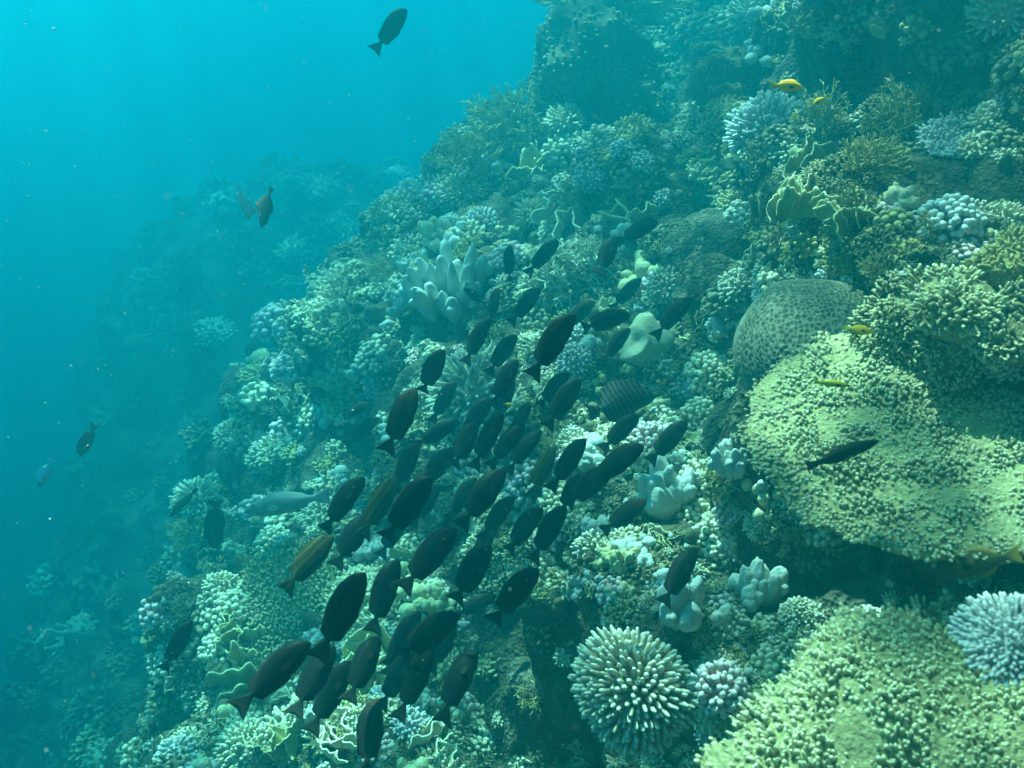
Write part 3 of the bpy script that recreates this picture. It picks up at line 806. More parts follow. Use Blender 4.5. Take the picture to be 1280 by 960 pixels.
for kd in NAMES:
    for v in range(4):
        protos[kd, v] = low(kd, np.random.default_rng(100 + v * 7 + len(kd)))
        protos[kd, v, 1] = mid(kd, np.random.default_rng(300 + v * 7 + len(kd)))
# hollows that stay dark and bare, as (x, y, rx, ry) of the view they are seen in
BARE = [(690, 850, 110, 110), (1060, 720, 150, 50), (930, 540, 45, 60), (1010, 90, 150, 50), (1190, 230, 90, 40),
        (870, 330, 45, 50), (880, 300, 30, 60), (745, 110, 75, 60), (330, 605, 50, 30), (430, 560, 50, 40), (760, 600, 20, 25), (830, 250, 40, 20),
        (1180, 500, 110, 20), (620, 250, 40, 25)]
OWN = [(793, 862, 88, 96), (1020, 430, 85, 75), (1150, 555, 200, 115), (1242, 930, 270, 160), (803, 432, 34, 34), (838, 625, 34, 45), (560, 372, 42, 36), (945, 745, 34, 34), (852, 765, 30, 36), (738, 100, 76, 74)]    # ground that the large colonies take up
def bare(x, y):
    return any(((x - a) / c) ** 2 + ((y - b) / e) ** 2 < 1 for a, b, c, e in BARE)
frng = np.random.default_rng(5)
cand = []
tries = 0
while len(cand) < 6500 and tries < 17000:
    tries += 1
    x, y = frng.uniform(-160, 1440), frng.uniform(-120, 1080)
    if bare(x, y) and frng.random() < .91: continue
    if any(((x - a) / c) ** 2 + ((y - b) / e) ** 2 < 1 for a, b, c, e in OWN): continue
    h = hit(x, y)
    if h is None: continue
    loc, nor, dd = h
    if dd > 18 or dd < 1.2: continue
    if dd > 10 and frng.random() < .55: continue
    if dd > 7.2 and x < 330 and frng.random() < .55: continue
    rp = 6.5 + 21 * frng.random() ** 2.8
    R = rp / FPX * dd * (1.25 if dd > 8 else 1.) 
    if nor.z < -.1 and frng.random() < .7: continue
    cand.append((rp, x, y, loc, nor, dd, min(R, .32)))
cand.sort(key=lambda c: -c[0] * (1 if 0 < c[1] < 1280 and 0 < c[2] < 960 else 0))
def pick(x, y, dd, loc):
    if frng.random() < .6:
        u = (float(vnoise(np.array([loc]), 1 / .45, 88)[0]) + float(vnoise(np.array([loc]), 1 / .2, 89)[0]) * .5 + 1) * 2.2
        return list(NAMES)[int(u * 2.4) % 6]
    w = dict(finger=.22, crust=.30, cauli=.16, bush=.13, plates=.11, lobes=.08)
    if x > 850 and y < 420: w.update(plates=.25, bush=.25, crust=.3)
    if x < 560 and y > 700: w.update(plates=.25)
    ks = list(w); p = np.array([w[k] for k in ks])
    return ks[frng.choice(len(ks), p=p / p.sum())]
def matrix(loc, nor, R, dd, kd):
    up = frng.uniform(.35, .8)
    nrm = nor * (1 - up) + Vector((0, 0, up)) + CAMDIR(loc) * .15
    M = basis(nrm, frng.uniform(0, 6.28)).to_4x4()
    s = R * np.array([1, 1, frng.uniform(.75, 1.2)])
    return Matrix.Translation(loc - nor * R * .05) @ M @ Matrix.Diagonal((*s, 1))
SIDE = ["right of", "above and right of", "above", "above and left of", "left of", "below and left of", "below", "below and right of"]
def where(x, y, skip=0):
    L = sorted(LAND, key=lambda l: (l[0] - x) ** 2 + (l[1] - y) ** 2)
    l = L[skip]
    a = math.atan2(-(y - l[1]), x - l[0])
    return SIDE[int(round(a / (math.pi / 4))) % 8], l[2], L[skip + 1][2]
used_labels = set()
meshes = {}
bulk = {}
NIND = 270
for i, (rp, x, y, loc, nor, dd, R) in enumerate(cand):
    kd = pick(x, y, dd, loc); v = int(frng.integers(4))
    mk = LOWMATS[kd][int(frng.choice(len(LOWMATS[kd]), p=np.array([.5, .3, .2])[:len(LOWMATS[kd])] / np.array([.5, .3, .2])[:len(LOWMATS[kd])].sum()))]
    q_ = float(vnoise(np.array([loc]), 1 / .6, 61)[0]) + (.25 if dd > 10 else 0)
    if i >= NIND and (dd > 8.3 or frng.random() < .38 + .55 * q_): mk = 'turf_shade'  # far colonies darkened by colour, standing in for fading with distance
    if x > 850 and y < 345 and frng.random() < .72: mk = 'turf_shade' if frng.random() < .75 else 'olive'  # upper right corals take dark skins, painting in the shade there
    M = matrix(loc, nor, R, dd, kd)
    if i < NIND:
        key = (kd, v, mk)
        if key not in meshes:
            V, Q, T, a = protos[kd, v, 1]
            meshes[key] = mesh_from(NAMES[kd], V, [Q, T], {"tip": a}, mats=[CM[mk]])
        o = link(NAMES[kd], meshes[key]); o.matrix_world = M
        base = f"{COLOUR[mk]} {NAMES[kd].replace('_', ' ')}"
        side, l1, l2 = where(x, y)
        opts = [f"{base} just {side} {l1}", f"{base} {side} {l1}, towards {l2}", f"small {base} {side} {l1}, towards {l2}"]
        s2, a1, a2 = where(x, y, 1); s3, b1, b2 = where(x, y, 2)
        opts += [f"{base} {s2} {a1} and {side} {l1}", f"{base} {s3} {b1} and {side} {l1}", f"little {base} {s2} {a1}, near {l1}", f"{base} {s3} {b1}, nearer {l1}"]
        for k_ in range(3, 12):
            sk, ak, bk = where(x, y, k_)
            opts += [f"{base} {sk} {ak} and {side} {l1}", f"{base} between {l1} and {ak}"]
        opts = [q for q in opts if len(q.split()) <= 16]
        lab = next((q for q in opts if q not in used_labels), opts[0])
        used_labels.add(lab)
        tag(o, lab, "coral", "small " + NAMES[kd].replace("_", " ") + " colonies on the slope")
    else:
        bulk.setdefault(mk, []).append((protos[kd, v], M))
Vs, Qs, Ts, As, Ms = [], [], [], [], []; off = 0
mats = list(bulk)
mi_q, mi_t = [], []
for mi, mk in enumerate(mats):
    for (V, Q, T, a), M in bulk[mk]:
        m = np.array(M)
        Vs.append(V @ m[:3, :3].T + m[:3, 3]); As.append(a)
        Qs.append(Q + off); Ts.append(T + off if len(T) else np.zeros((0, 3), int)); off += len(V)
        mi_q.append(np.full(len(Q), mi)); mi_t.append(np.full(len(T), mi))
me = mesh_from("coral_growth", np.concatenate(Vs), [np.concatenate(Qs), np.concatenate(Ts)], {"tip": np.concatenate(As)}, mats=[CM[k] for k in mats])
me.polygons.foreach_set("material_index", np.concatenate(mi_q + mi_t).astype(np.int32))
g = link("coral_growth", me)
tag(g, "dense crust of small mixed corals covering the reef slope", kind="stuff")
print("bulk", len(cand) - NIND, "verts", off)

# ------------------------------------------------------------------ fish
def lerp_profile(pts, x):
    a = np.array(pts, float)
    xs = a[:, 0]
    # smooth monotone-ish interpolation
    i = np.clip(np.searchsorted(xs, x) - 1, 0, len(xs) - 2)
    t = (x - xs[i]) / (xs[i + 1] - xs[i])
    m = np.gradient(a[:, 1], xs)
    h = xs[i + 1] - xs[i]
    t2, t3 = t * t, t * t * t
    return (2*t3-3*t2+1)*a[i,1] + (t3-2*t2+t)*h*m[i] + (-2*t3+3*t2)*a[i+1,1] + (t3-t2)*h*m[i+1]

def fish_body(spec, bend=0.0, nst=34):
    """one closed surface: nose at +x, tail at -x, dorsal side +z, with the back, belly and tail fins drawn out of it"""
    back, belly, dors, anal, thick = (spec[k] for k in ("back", "belly", "dorsal", "anal", "thick"))
    xs = np.concatenate([np.linspace(0, .08, 6), np.linspace(.08, .80, nst)[1:]])
    rings, cols = [], []
    for x in xs:
        zt, zb = float(lerp_profile(back, x)), float(lerp_profile(belly, x))
        w = max(.0015, float(lerp_profile(thick, x)))
        ft = max(0., float(np.interp(x, *zip(*dors)))); fb = max(0., float(np.interp(x, *zip(*anal))))
        zc, hh = (zt + zb) / 2, max(.002, (zt - zb) / 2)
        ring = []
        for k in range(16):
            a = 2 * math.pi * k / 16
            cx, sz = math.cos(a), math.sin(a)
            yy = w * math.copysign(abs(cx) ** .8, cx) if abs(cx) > 1e-6 else 0
            zz = zc + hh * sz
            if k == 4: zz = zt + ft
            elif k in (3, 5): zz = zt * 1.0 - .004; yy *= .28
            elif k == 12: zz = zb - fb
            elif k in (11, 13): zz = zb + .004; yy *= .28
            ring.append((-x, yy, zz))
        rings.append(ring); cols.append([1. if (k == 4 and ft > .01) or (k == 12 and fb > .01) else 0. for k in range(16)])
    # tail
    ph = float(lerp_profile(back, .80) - lerp_profile(belly, .80)) / 2; pz = float(lerp_profile(back, .80) + lerp_profile(belly, .80)) / 2
    th, fork = spec["tail"], spec["fork"]
    for j, s in enumerate((.25, .5, .75, 1.0)):
        hh = ph + (th - ph) * s ** .9
        ring = []
        for k in range(16):
            a = 2 * math.pi * k / 16
            zz = hh * math.sin(a)
            q = abs(math.sin(a))
            xx = .80 + (.13 * s) + fork * s * q ** 1.6
            yy = .012 * (1 - s) * math.cos(a) + .0015 * math.cos(a)
            ring.append((-xx, yy, pz + zz))
        rings.append(ring); cols.append([s] * 16)
    R = np.array(rings); n = len(R)
    V = R.reshape(-1, 3)
    V[:, 1] += bend * np.maximum(0, -V[:, 0] - .35) ** 2
    V[:, 0] += .5
    i = np.arange(n * 16).reshape(n, 16)
    Q = np.stack([i[:-1], i[1:], np.roll(i, -1, 1)[1:], np.roll(i, -1, 1)[:-1]], -1).reshape(-1, 4)
    nose = len(V); tl = nose + 1
    V = np.concatenate([V, [[.502, 0, R[0][:, 2].mean()], V[(n - 1) * 16:].mean(0)]])
    T = [(nose, i[0, k], i[0, (k + 1) % 16]) for k in range(16)] + [(tl, i[-1, (k + 1) % 16], i[-1, k]) for k in range(16)]
    return V, Q, np.array(T), np.concatenate([np.array(cols).ravel(), [0, 1]])

SURGEON = dict(back=[(0, -.01), (.035, .055), (.11, .122), (.28, .165), (.5, .145), (.68, .075), (.78, .032), (.80, .032)],
               belly=[(0, -.035), (.04, -.07), (.14, -.115), (.3, -.15), (.5, -.135), (.68, -.075), (.78, -.032), (.80, -.032)],
               dorsal=[(0, 0), (.17, 0), (.22, .02), (.45, .034), (.62, .056), (.735, .088), (.765, .05), (.775, 0)],
               anal=[(0, 0), (.38, 0), (.42, .024), (.58, .04), (.66, .055), (.735, .08), (.765, .045), (.775, 0)],
               thick=[(0, .008), (.08, .045), (.22, .07), (.45, .06), (.68, .03), (.80, .013)], tail=.155, fork=.07)
SAILFIN = dict(back=[(0, -.03), (.06, .0), (.12, .06), (.22, .15), (.38, .17), (.55, .14), (.72, .05), (.80, .025)],
               belly=[(0, -.05), (.06, -.06), (.14, -.11), (.26, -.14), (.42, -.155), (.58, -.13), (.72, -.05), (.80, -.03)],
               dorsal=[(0, 0), (.17, 0), (.24, .08), (.40, .15), (.58, .20), (.72, .22), (.77, .04), (.78, 0)],
               anal=[(0, 0), (.36, 0), (.42, .08), (.58, .13), (.72, .15), (.77, .03), (.78, 0)],
               thick=[(0, .008), (.08, .035), (.25, .07), (.45, .06), (.68, .03), (.80, .013)], tail=.12, fork=.03)
PARROT = dict(back=[(0, -.01), (.04, .03), (.12, .08), (.28, .125), (.48, .12), (.68, .065), (.80, .04)],
              belly=[(0, -.03), (.05, -.06), (.15, -.10), (.3, -.125), (.5, -.115), (.68, -.06), (.80, -.038)],
              dorsal=[(0, 0), (.24, 0), (.28, .022), (.5, .03), (.66, .03), (.72, .0)],
              anal=[(0, 0), (.48, 0), (.52, .022), (.66, .028), (.72, 0)],
              thick=[(0, .012), (.08, .05), (.25, .075), (.45, .07), (.68, .035), (.80, .018)], tail=.11, fork=.06)
DAMSEL = dict(back=[(0, .0), (.05, .05), (.15, .12), (.3, .16), (.5, .145), (.68, .07), (.80, .04)],
              belly=[(0, -.02), (.05, -.06), (.15, -.115), (.3, -.15), (.5, -.14), (.68, -.07), (.80, -.04)],
              dorsal=[(0, 0), (.2, 0), (.26, .04), (.5, .05), (.64, .07), (.72, .02), (.74, 0)],
              anal=[(0, 0), (.42, 0), (.48, .04), (.62, .06), (.7, .02), (.72, 0)],
              thick=[(0, .012), (.08, .05), (.25, .08), (.45, .065), (.68, .03), (.80, .014)], tail=.12, fork=.06)
WRASSE = dict(back=[(0, .0), (.06, .035), (.16, .07), (.32, .09), (.5, .085), (.68, .055), (.80, .035)],
              belly=[(0, -.01), (.06, -.04), (.16, -.07), (.32, -.09), (.5, -.085), (.68, -.055), (.80, -.035)],
              dorsal=[(0, 0), (.2, 0), (.25, .02), (.68, .025), (.74, 0)], anal=[(0, 0), (.46, 0), (.5, .02), (.68, .025), (.74, 0)],
              thick=[(0, .012), (.08, .04), (.25, .055), (.45, .055), (.68, .03), (.80, .016)], tail=.075, fork=.03)
BANNER = dict(back=[(0, -.02), (.06, .02), (.14, .12), (.3, .22), (.5, .22), (.68, .10), (.80, .03)],
              belly=[(0, -.04), (.06, -.07), (.16, -.15), (.32, -.21), (.5, -.19), (.68, -.09), (.80, -.03)],
              dorsal=[(0, 0), (.2, 0), (.28, .10), (.36, .26), (.44, .14), (.6, .11), (.73, .05), (.76, 0)],
              anal=[(0, 0), (.42, 0), (.5, .10), (.62, .14), (.72, .06), (.75, 0)],
              thick=[(0, .008), (.08, .035), (.25, .06), (.45, .05), (.68, .025), (.80, .012)], tail=.11, fork=.01)

def fish_mat(name, c1, c2, scale=(9., 0, 0), fin=None, stripes=None, rough=.55, head=None):
    m, nt, b = new_mat(name); L = nt.links
    tc = N(nt, "ShaderNodeTexCoord")
    nz = N(nt, "ShaderNodeTexNoise", Scale=14., Detail=4.)
    L.new(tc.outputs["Object"], nz.inputs["Vector"])
    mx = N(nt, "ShaderNodeMix", _data_type='RGBA'); mx.inputs[6].default_value = (*c1, 1); mx.inputs[7].default_value = (*c2, 1)
    fac = nz.outputs[0]
    if stripes:
        mp = N(nt, "ShaderNodeMapping"); mp.inputs["Rotation"].default_value = (0, rad(stripes[1]), 0)
        L.new(tc.outputs["Object"], mp.inputs["Vector"])
        wv = N(nt, "ShaderNodeTexWave", Scale=stripes[0], Distortion=1.2, Detail=1.)
        L.new(mp.outputs[0], wv.inputs["Vector"])
        rp = N(nt, "ShaderNodeMapRange", From__Min=.70, From__Max=.92)
        L.new(wv.outputs["Fac"], rp.inputs["Value"]); fac = rp.outputs[0]
    L.new(fac, mx.inputs["Factor"])
    out = mx.outputs[2]
    if head:
        sx = N(nt, "ShaderNodeSeparateXYZ"); L.new(tc.outputs["Object"], sx.inputs[0])
        hr = N(nt, "ShaderNodeMapRange", From__Min=head[0], From__Max=head[1])
        L.new(sx.outputs["X"], hr.inputs["Value"])
        m3 = N(nt, "ShaderNodeMix", _data_type='RGBA'); m3.inputs[7].default_value = (*head[2], 1)
        L.new(out, m3.inputs[6]); L.new(hr.outputs[0], m3.inputs["Factor"]); out = m3.outputs[2]
    if fin:
        at = N(nt, "ShaderNodeAttribute", _attribute_name="tip")
        m4 = N(nt, "ShaderNodeMix", _data_type='RGBA'); m4.inputs[7].default_value = (*fin, 1)
        L.new(out, m4.inputs[6]); L.new(at.outputs["Fac"], m4.inputs["Factor"]); out = m4.outputs[2]
    L.new(out, b.inputs["Base Color"])
    b.inputs["Roughness"].default_value = rough
    b.inputs["Specular IOR Level"].default_value = .06
    return m
FM = {
 "black": fish_mat("black_fish_skin", (.003, .006, .006), (.005, .009, .009), fin=(.016, .018, .016)),
 "brown": fish_mat("brown_fish_skin", (.008, .009, .008), (.018, .015, .010), head=(.25, .5, (.07, .042, .025))),
 "olive": fish_mat("olive_striped_fish_skin", (.04, .036, .012), (.10, .085, .035), stripes=(3.2, 84)),
 "sail":  fish_mat("sailfin_fish_skin", (.010, .010, .009), (.07, .075, .07), stripes=(5.2, 12)),
 "yellow": fish_mat("yellow_fish_skin", (.75, .42, .01), (.85, .55, .03)),
 "orange": fish_mat("orange_yellow_fish_skin", (.85, .38, .02), (.92, .50, .03), fin=(.85, .6, .03)),
 "ring":  fish_mat("green_backed_fish_skin", (.30, .30, .03), (.42, .38, .04), fin=(.85, .62, .03)),
 "parrot": fish_mat("pale_parrotfish_skin", (.15, .20, .20), (.24, .28, .27)),
 "grey":  fish_mat("grey_fish_skin", (.06, .06, .05), (.14, .13, .10)),
 "white": fish_mat("silver_white_fish_skin", (.62, .62, .58), (.80, .78, .70), head=(.25, .45, (.30, .28, .24))),
 "mix":   fish_mat("blue_white_fish_skin", (.10, .75, .95), (.25, .88, .98), head=(.25, .5, (.03, .20, .32))),
 "puffer": fish_mat("yellowish_brown_fish_skin", (.04, .036, .014), (.08, .065, .022), fin=(.30, .2, .045)),
 "eye": fish_mat("fish_eye", (.004, .004, .004), (.01, .01, .01), rough=.2),
 "spot": fish_mat("yellow_spot_skin", (.80, .48, .03), (.85, .58, .06)),
 "fin": fish_mat("dark_fin_skin", (.005, .006, .006), (.009, .010, .009)),
 "yfin": fish_mat("yellowish_fin_skin", (.42, .30, .06), (.55, .40, .10)),
 "palefin": fish_mat("pale_fin_skin", (.40, .42, .36), (.5, .5, .42)),
}
SPECS = {"surgeon": SURGEON, "sailfin": SAILFIN, "parrot": PARROT, "damsel": DAMSEL, "wrasse": WRASSE, "banner": BANNER}
FISH_NAMES = {"surgeon": "surgeonfish", "sailfin": "sailfin_tang", "parrot": "parrotfish", "damsel": "damselfish", "wrasse": "wrasse", "banner": "bannerfish"}
fmesh = {}
def body_mesh(spec, bi, mat):
    k = (spec, bi, mat)
    if k not in fmesh:
        V, Q, T, a = fish_body(SPECS[spec], (-.35, 0., .3, .55)[bi])
        fmesh[k] = mesh_from(FISH_NAMES[spec], V, [Q, T], {"tip": a}, mats=[FM[mat]])
    return fmesh[k]
def fin_mesh(spec, side, mat):
    k = ("fin", spec, side, mat)
    if k not in fmesh:
        s = SPECS[spec]
        w = float(lerp_profile(s["thick"], .27))
        pts = [(0, .018), (-.05, .045), (-.12, .03), (-.135, -.005), (-.11, -.035), (-.05, -.035), (0, -.012)]
        V, n = [], len(pts)
        for dy in (0, .004):
            for x, z in pts:
                V.append((.23 + x, side * (w * .95 + .001 + dy - x * .30), z - .03))
        Q = np.array([(i, (i + 1) % n, n + (i + 1) % n, n + i) for i in range(n)])
        T = [(0, i + 1, i) for i in range(1, n - 1)] + [(n, n + i, n + i + 1) for i in range(1, n - 1)]
        fmesh[k] = mesh_from("pectoral_fin", np.array(V), [Q, np.array(T)], {"tip": np.zeros(len(V))}, smooth=False, mats=[FM[mat]])
    return fmesh[k]
def eye_mesh(spec, side):
    k = ("eye", spec, side)
    if k not in fmesh:
        s = SPECS[spec]; x = .115
        z = float(lerp_profile(s["back"], x)) * .5 + float(lerp_profile(s["belly"], x)) * .02
        b = blob((.5 - x, side * float(lerp_profile(s["thick"], x)) * .80, z), (.017, .012, .017), np.random.default_rng(1), 0, 10, 7)
        fmesh[k] = mesh_from("eye", b[0], b[1], {"tip": b[3]}, mats=[FM["eye"]])
    return fmesh[k]
def spot_mesh(spec, side):
    k = ("spot", spec, side)
    if k not in fmesh:
        s = SPECS[spec]; x = .2
        b = blob((.5 - x, side * float(lerp_profile(s["thick"], x)) * .86, .012), (.017, .012, .0095), np.random.default_rng(3), .15, 10, 7)
        fmesh[k] = mesh_from("cheek_spot", b[0], b[1], {"tip": b[3]}, mats=[FM["spot"]])
    return fmesh[k]
fishrng = np.random.default_rng(21)
FISHPOS = []
def fish(spec, mat, nose, tail, label, real=.185, group=None, yaw=None, roll=None, spot=False, pfin="fin", dist=None, gap=.88, name=None, vis=1.0):
    nx, ny = nose; tx, ty = tail
    px, py = (nx + tx) / 2, (ny + ty) / 2
    ln = math.hypot(nx - tx, ny - ty) * (1.04 if spec == 'surgeon' else 1.)
    yaw = rad(fishrng.uniform(-24, 24)) if yaw is None else rad(yaw)
    roll = rad(fishrng.uniform(-18, 18)) if roll is None else rad(roll)
    d = dist or FPX * real * math.cos(yaw) * fishrng.uniform(.95, 1.05) / ln
    lim = min([hh[2] for hh in (hit(px, py), hit(nx, ny), hit(tx, ty)) if hh is not None] or [99.])
    d = min(d, lim * gap) if not dist else d
    L = ln / FPX * d / math.cos(yaw)
    v = ray(px, py)
    c = Vector(v * d)
    fw = Vector(CR * (nx - tx) - CU * (ny - ty)).normalized()
    vd = Vector(v)
    fw = (fw - vd * fw.dot(vd)).normalized()
    X = fw * math.cos(yaw) + vd * math.sin(yaw)
    side = vd - X * vd.dot(X); side.normalize()             # lateral axis, away from the camera
    up = side.cross(X)
    camup = Vector(CU)
    if up.dot(camup) < 0 or (abs(up.dot(camup)) < .12 and up.x > 0): up = -up
    up = (up * math.cos(roll) + side * math.sin(roll)).normalized()
    Y = up.cross(X)
    M = Matrix((X, Y, up)).transposed().to_4x4()
    bi = int(fishrng.integers(4))
    o = link(name or FISH_NAMES[spec], body_mesh(spec, bi, mat))
    o.matrix_world = Matrix.Translation(c) @ M @ Matrix.Diagonal((L, L, L * float(fishrng.uniform(.86, 1.03)), 1))
    for s in (-1, 1):
        link("eye", eye_mesh(spec, s), o)
        link("pectoral_fin", fin_mesh(spec, s, pfin), o)
        if spot: link("cheek_spot", spot_mesh(spec, s), o)
    tag(o, label, "fish", group)
    FISHPOS.append((px, py, label))
    return o

G = "dark surgeonfish school over the slope"
# dark school: (nose, tail, colour, extra, what tells it apart)
SCHOOL = [
 ((820,277),(772,302),"black","", "dark surgeonfish highest in the school, under the thin rimmed ledge coral"),
 ((769,297),(747,344),"black","", "dark surgeonfish whose nose touches the highest fish's tail"),
 ((800,349),(766,386),"black","", "dark surgeonfish overlapping the yellow bulbed coral"),
 ((863,373),(820,417),"black","", "dark surgeonfish with its tail over the folded coral, right end of the upper school"),
 ((742,377),(702,411),"brown","", "brownish surgeonfish pressed against a darker one left of the bulbed coral"),
 ((785,392),(725,412),"black","", "nearly level dark surgeonfish above the folded coral"),
 ((786,411),(752,452),"black","", "dark surgeonfish just left of the folded coral"),
 ((697,301),(660,341),"black","", "lone dark surgeonfish over bright rubble, second from the school's top left"),
 ((637,308),(637,352),"black","", "small dark surgeonfish standing almost upright at the school's top left"),
 ((674,360),(638,404),"black","", "dark surgeonfish below the lone one over rubble, in front of the crumbly coral"),
 ((581,361),(607,381),"black","", "small dark surgeonfish facing left before the pale columned coral"),
 ((622,360),(613,402),"brown","", "faint brown surgeonfish right beside the pale columned coral"),
 ((611,399),(580,454),"black","", "dark surgeonfish alone on the left edge, above the bright branched coral"),
 ((644,419),(611,465),"black","", "dark surgeonfish right of the bright branched coral, nose clear of the others"),
 ((716,394),(661,470),"black","", "long dark surgeonfish in the middle of the upper school"),
 ((646,450),(614,508),"black","", "dark surgeonfish following close under another, right of the bright branched coral"),
 ((612,498),(577,548),"black","spot", "dark surgeonfish with an orange patch under the bright branched coral"),
 ((710,466),(670,510),"black","", "dark surgeonfish partly covered by its neighbour left of the sailfin fish"),
 ((724,474),(683,534),"black","", "dark surgeonfish touching the sailfin fish's back end"),
 ((627,517),(590,584),"black","", "dark surgeonfish in the tight centre row, second from its left end"),
 ((594,529),(565,586),"black","", "dark surgeonfish at the left end of the tight centre row"),
 ((654,531),(612,580),"black","", "dark surgeonfish in the tight centre row, third from its left end"),
 ((675,538),(634,588),"black","", "dark surgeonfish at the right end of the tight centre row"),
 ((730,549),(690,610),"black","", "dark surgeonfish overlapping the olive striped one"),
 ((797,519),(752,562),"black","", "dark surgeonfish right beneath the sailfin fish"),
 ((802,557),(736,604),"black","", "dark surgeonfish whose nose points at the rosy coral"),
 ((724,592),(702,642),"black","", "dark surgeonfish below the white lumpy coral"),
 ((764,585),(706,632),"black","yfin", "dark surgeonfish with a yellowish fin left of the pale knuckled coral"),
 ((857,528),(812,577),"black","", "dark surgeonfish crossing the right side of the rosy coral"),
 ((806,625),(754,664),"brown","", "dark brown surgeonfish under the pale knuckled coral"),
 ((868,688),(827,756),"black","", "dark surgeonfish by itself over the pale column coral"),
 ((629,588),(577,656),"black","", "dark surgeonfish crossing the upright yellow green coral plate"),
 ((640,622),(603,670),"black","", "dark surgeonfish right of the upright yellow green plate's crossing fish"),
 ((574,633),(552,680),"black","spot", "dark surgeonfish with a faint yellow mark left of the upright plate"),
 ((610,683),(566,754),"black","", "dark surgeonfish directly under the upright yellow green plate"),
 ((676,636),(630,690),"black","", "dim surgeonfish half behind another below the dusky pink coral"),
 ((705,634),(665,698),"black","", "dark surgeonfish in front of the dim one below the dusky pink coral"),
 ((669,712),(616,776),"black","spot", "dark surgeonfish with a bright yellow spot at the edge of the dark hollow"),
 ((453,599),(402,661),"black","spot", "dark surgeonfish with a yellow spot at the school's left edge"),
 ((493,598),(455,668),"olive","spot", "olive backed surgeonfish beside the yellow spotted one on the left"),
 ((536,598),(480,676),"black","", "big dark surgeonfish in the thick of the left cluster"),
 ((520,624),(492,672),"black","", "dark surgeonfish hidden behind the big one of the left cluster"),
 ((459,645),(420,706),"black","", "dark surgeonfish above the bright bumpy plate, left of the bluish lobed coral"),
 ((567,662),(504,735),"black","yfin", "largest dark surgeonfish, with a yellowish fin, above the yellow green lumps"),
 ((580,640),(562,694),"black","", "dark surgeonfish squeezed behind the largest one's nose"),
 ((495,703),(463,787),"black","", "dark surgeonfish hanging steeply over the bright bumpy plate's right edge"),
 ((521,555),(493,612),"brown","", "brown headed surgeonfish above the left cluster"),
 ((567,561),(522,612),"black","", "dark surgeonfish right of the brown headed one"),
 ((568,477),(541,527),"brown","", "brown tinged surgeonfish in front of the bright branched coral's lower left"),
 ((573,526),(517,558),"black","", "dark surgeonfish swimming flatter than the rest below the branched coral"),
 ((518,487),(485,562),"brown","", "reddish headed surgeonfish on the left edge, level with the branched coral"),
 ((553,438),(526,496),"brown","", "brown surgeonfish on the left edge above the reddish headed one"),
 ((541,586),(503,640),"black","", "dark surgeonfish between the brown headed one and the big one"),
 ((451,721),(404,815),"black","", "dark surgeonfish covering a striped brown one over the bumpy plate"),
 ((380,808),(304,879),"black","", "longest tilted dark surgeonfish at the lower left of the school"),
 ((413,811),(370,888),"black","", "dark surgeonfish second from the lower left end"),
 ((434,832),(391,910),"black","", "dark surgeonfish third from the lower left end, lowest of the three"),
 ((470,799),(437,872),"black","", "dark surgeonfish in front of the pale green fire coral"),
 ((468,880),(457,962),"brown","", "brown headed surgeonfish standing upright at the bottom edge"),
 ((522,767),(486,830),"black","", "dark surgeonfish at the back of the lower cluster"),
 ((568,770),(496,824),"black","", "dark surgeonfish at the right front of the lower cluster"),
 ((566,776),(538,838),"black","", "dark surgeonfish steeply crossing the lower cluster's front fish"),
 ((514,817),(477,882),"black","", "dark surgeonfish lowest left in the lower cluster"),
 ((537,812),(502,894),"black","spot", "dark surgeonfish with an orange mark, lowest in the lower cluster"),
 ((592,815),(551,892),"black","", "dark surgeonfish alone at the left rim of the dark hollow"),
 ((618,744),(570,769),"black","", "dim surgeonfish lying flatter under the yellow spotted one by the hollow"),
 ((461,504),(429,521),"grey","", "upper of two small hazy fish left of the school"),
 ((472,522),(437,556),"grey","", "lower of two small hazy fish left of the school"),
 ((236,781),(207,835),"black","", "dark fish alone in blue water above the lower left reef"),
 ((505,14),(472,61),"black","", "dark fish alone in open water at the top"),
 ((642,478),(619,524),"black","", "dark surgeonfish hidden among others right under the bright branched coral"),
 ((662,503),(638,548),"black","", "dark surgeonfish just left of the small dotted coral behind the centre row"),
 ((507,640),(476,694),"black","", "dark surgeonfish under the big one of the left cluster"),
 ((548,606),(518,656),"black","", "dark surgeonfish at the right edge of the left cluster"),
 ((594,598),(560,648),"black","", "dark surgeonfish left of the upright yellow green plate's top"),
 ((622,650),(590,702),"black","", "dark surgeonfish below the upright yellow green plate"),
 ((508,786),(482,842),"black","", "dark surgeonfish at the left side of the lower cluster"),
 ((556,792),(520,852),"black","", "dark surgeonfish in the middle of the lower cluster"),
]
for nose, tail, mat, ex, lab in SCHOOL:
    alone = "alone in" in lab
    hazy = mat == "grey"
    fish("surgeon", "brown" if mat == "grey" else mat, nose, tail, lab, group=None if alone else G, spot=ex in ("spot", "yfin"), pfin="fin",
         dist=5.0 if hazy else 3.0 if 'lower left reef' in lab else (4.6 if "at the top" in lab and alone else None))
fish("surgeon", "olive", (692,560), (664,618), "olive surgeonfish with pale bars between the dusky pink coral and a darker fish", group=G, yaw=10, roll=5)
fish("surgeon", "olive", (412,672), (358,734), "brown striped surgeonfish above the scalloped fan coral", group=G, yaw=8, roll=5)
fish("surgeon", "olive", (432,735), (405,808), "pale barred brown surgeonfish behind a dark one over the bumpy plate", group=G, yaw=8, roll=5)
fish("sailfin", "sail", (824,490), (730,518), "sailfin tang with raised striped fins right of the school", yaw=12, roll=4, real=.27, pfin="fin")
fish("wrasse", "black", (1095,552), (1007,584), "slim black fish crossing the wide table coral", yaw=5, roll=0, dist=1.85, name="black_fish")
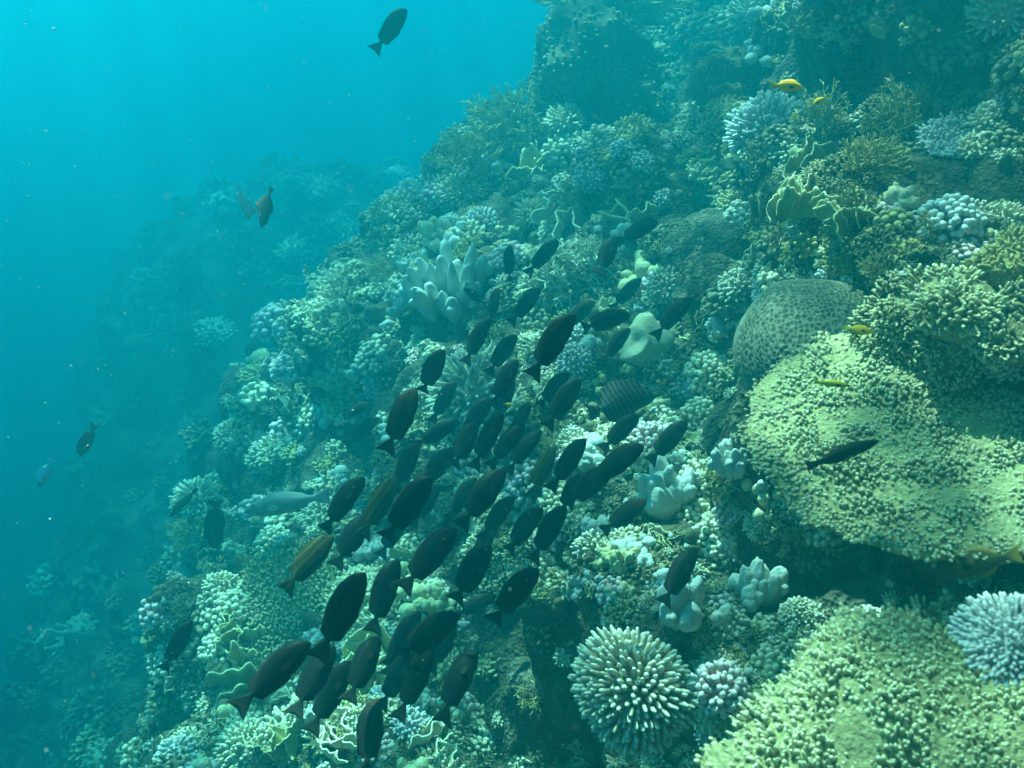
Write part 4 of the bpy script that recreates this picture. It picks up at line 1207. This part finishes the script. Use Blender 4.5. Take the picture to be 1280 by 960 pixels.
fish("damsel", "orange", (1001,109), (964,106), "bright yellow damselfish over the whitish coral cushion", yaw=5, roll=0, dist=2.4)
fish("damsel", "orange", (1017,131), (1033,121), "small orange yellow damselfish beside the olive branching coral", yaw=20, roll=0, dist=2.6)
fish("wrasse", "ring", (1062,482), (1017,477), "yellow rimmed green fish over the wide table coral's top edge", yaw=5, roll=0, dist=2.0, name="yellow_fish")
fish("damsel", "orange", (1089,415), (1057,410), "blurred orange yellow fish in front of the crusty ledge", yaw=8, roll=20, dist=2.05)
fish("damsel", "yellow", (641,507), (629,505), "tiny yellow fish peeping out by the tight centre row", yaw=35, roll=0, dist=3.2)
fish("parrot", "parrot", (308,638), (413,619), "large pale blue grey parrotfish at the school's left", yaw=8, roll=0, dist=4.6, pfin="palefin")
fish("surgeon", "brown", (268,682), (270,622), "dim brown fish nose down beside the pale parrotfish", yaw=20, roll=0, dist=5.2)
fish("wrasse", "brown", (213,645), (246,611), "dim slender fish over the hazy cream coral tuft", yaw=10, roll=0, dist=5.6)
fish("banner", "grey", (326,284), (340,232), "dark tall finned fish in a pair before the hazy far reef", yaw=20, roll=58, dist=4.2, name="batfish")
fish("banner", "white", (312,274), (297,230), "pale tall finned fish of the pair before the hazy far reef", yaw=25, roll=-62, dist=4.4, name="batfish", pfin="palefin")
fish("surgeon", "grey", (101,567), (117,534), "grey fish with a yellow fin high over the deep side", yaw=25, roll=0, dist=4.6, pfin="yfin")
fish("damsel", "mix", (50,606), (64,575), "blue and white fish alone at the left edge", yaw=30, roll=0, dist=2.2, pfin="palefin")
fish("damsel", "puffer", (1183,712), (1268,694), "yellowish brown fish hovering in the shade under the wide table coral", yaw=10, roll=0, dist=1.9, pfin="fin")
fish("damsel", "parrot", (587,778), (546,800), "faint pale fish behind the lower cluster", yaw=10, roll=0, pfin="palefin")

# ------------------------------------------------------------------ specks drifting in the water
srng = np.random.default_rng(77)
b = blob((0, 0, 0), (1, 1, 1), srng, .3, 6, 5)
SV, SQ = [], []; o_ = 0
for k in range(750):
    dd = srng.uniform(.5, 4.5)
    c = ray(srng.uniform(-200, 1480), srng.uniform(-150, 1100)) * dd
    r = dd * srng.uniform(.4, 1.05) / FPX * (1.7 if srng.random() < .08 else 1)
    r = min(r, .0022)
    h = hit(*project(c))
    if h and h[2] < dd * 1.05: continue
    SV.append(b[0] * r * srng.uniform(.6, 1.4, 3) + c); SQ.append(b[1] + o_); o_ += len(b[0])
sm, snt, sb_ = new_mat("speck")
sb_.inputs["Base Color"].default_value = (.85, .83, .75, 1); sb_.inputs["Roughness"].default_value = .6
tag(link("drifting_specks", mesh_from("drifting_specks", np.concatenate(SV), np.concatenate(SQ), mats=[sm])), "pale specks drifting in the sea water", kind="stuff")
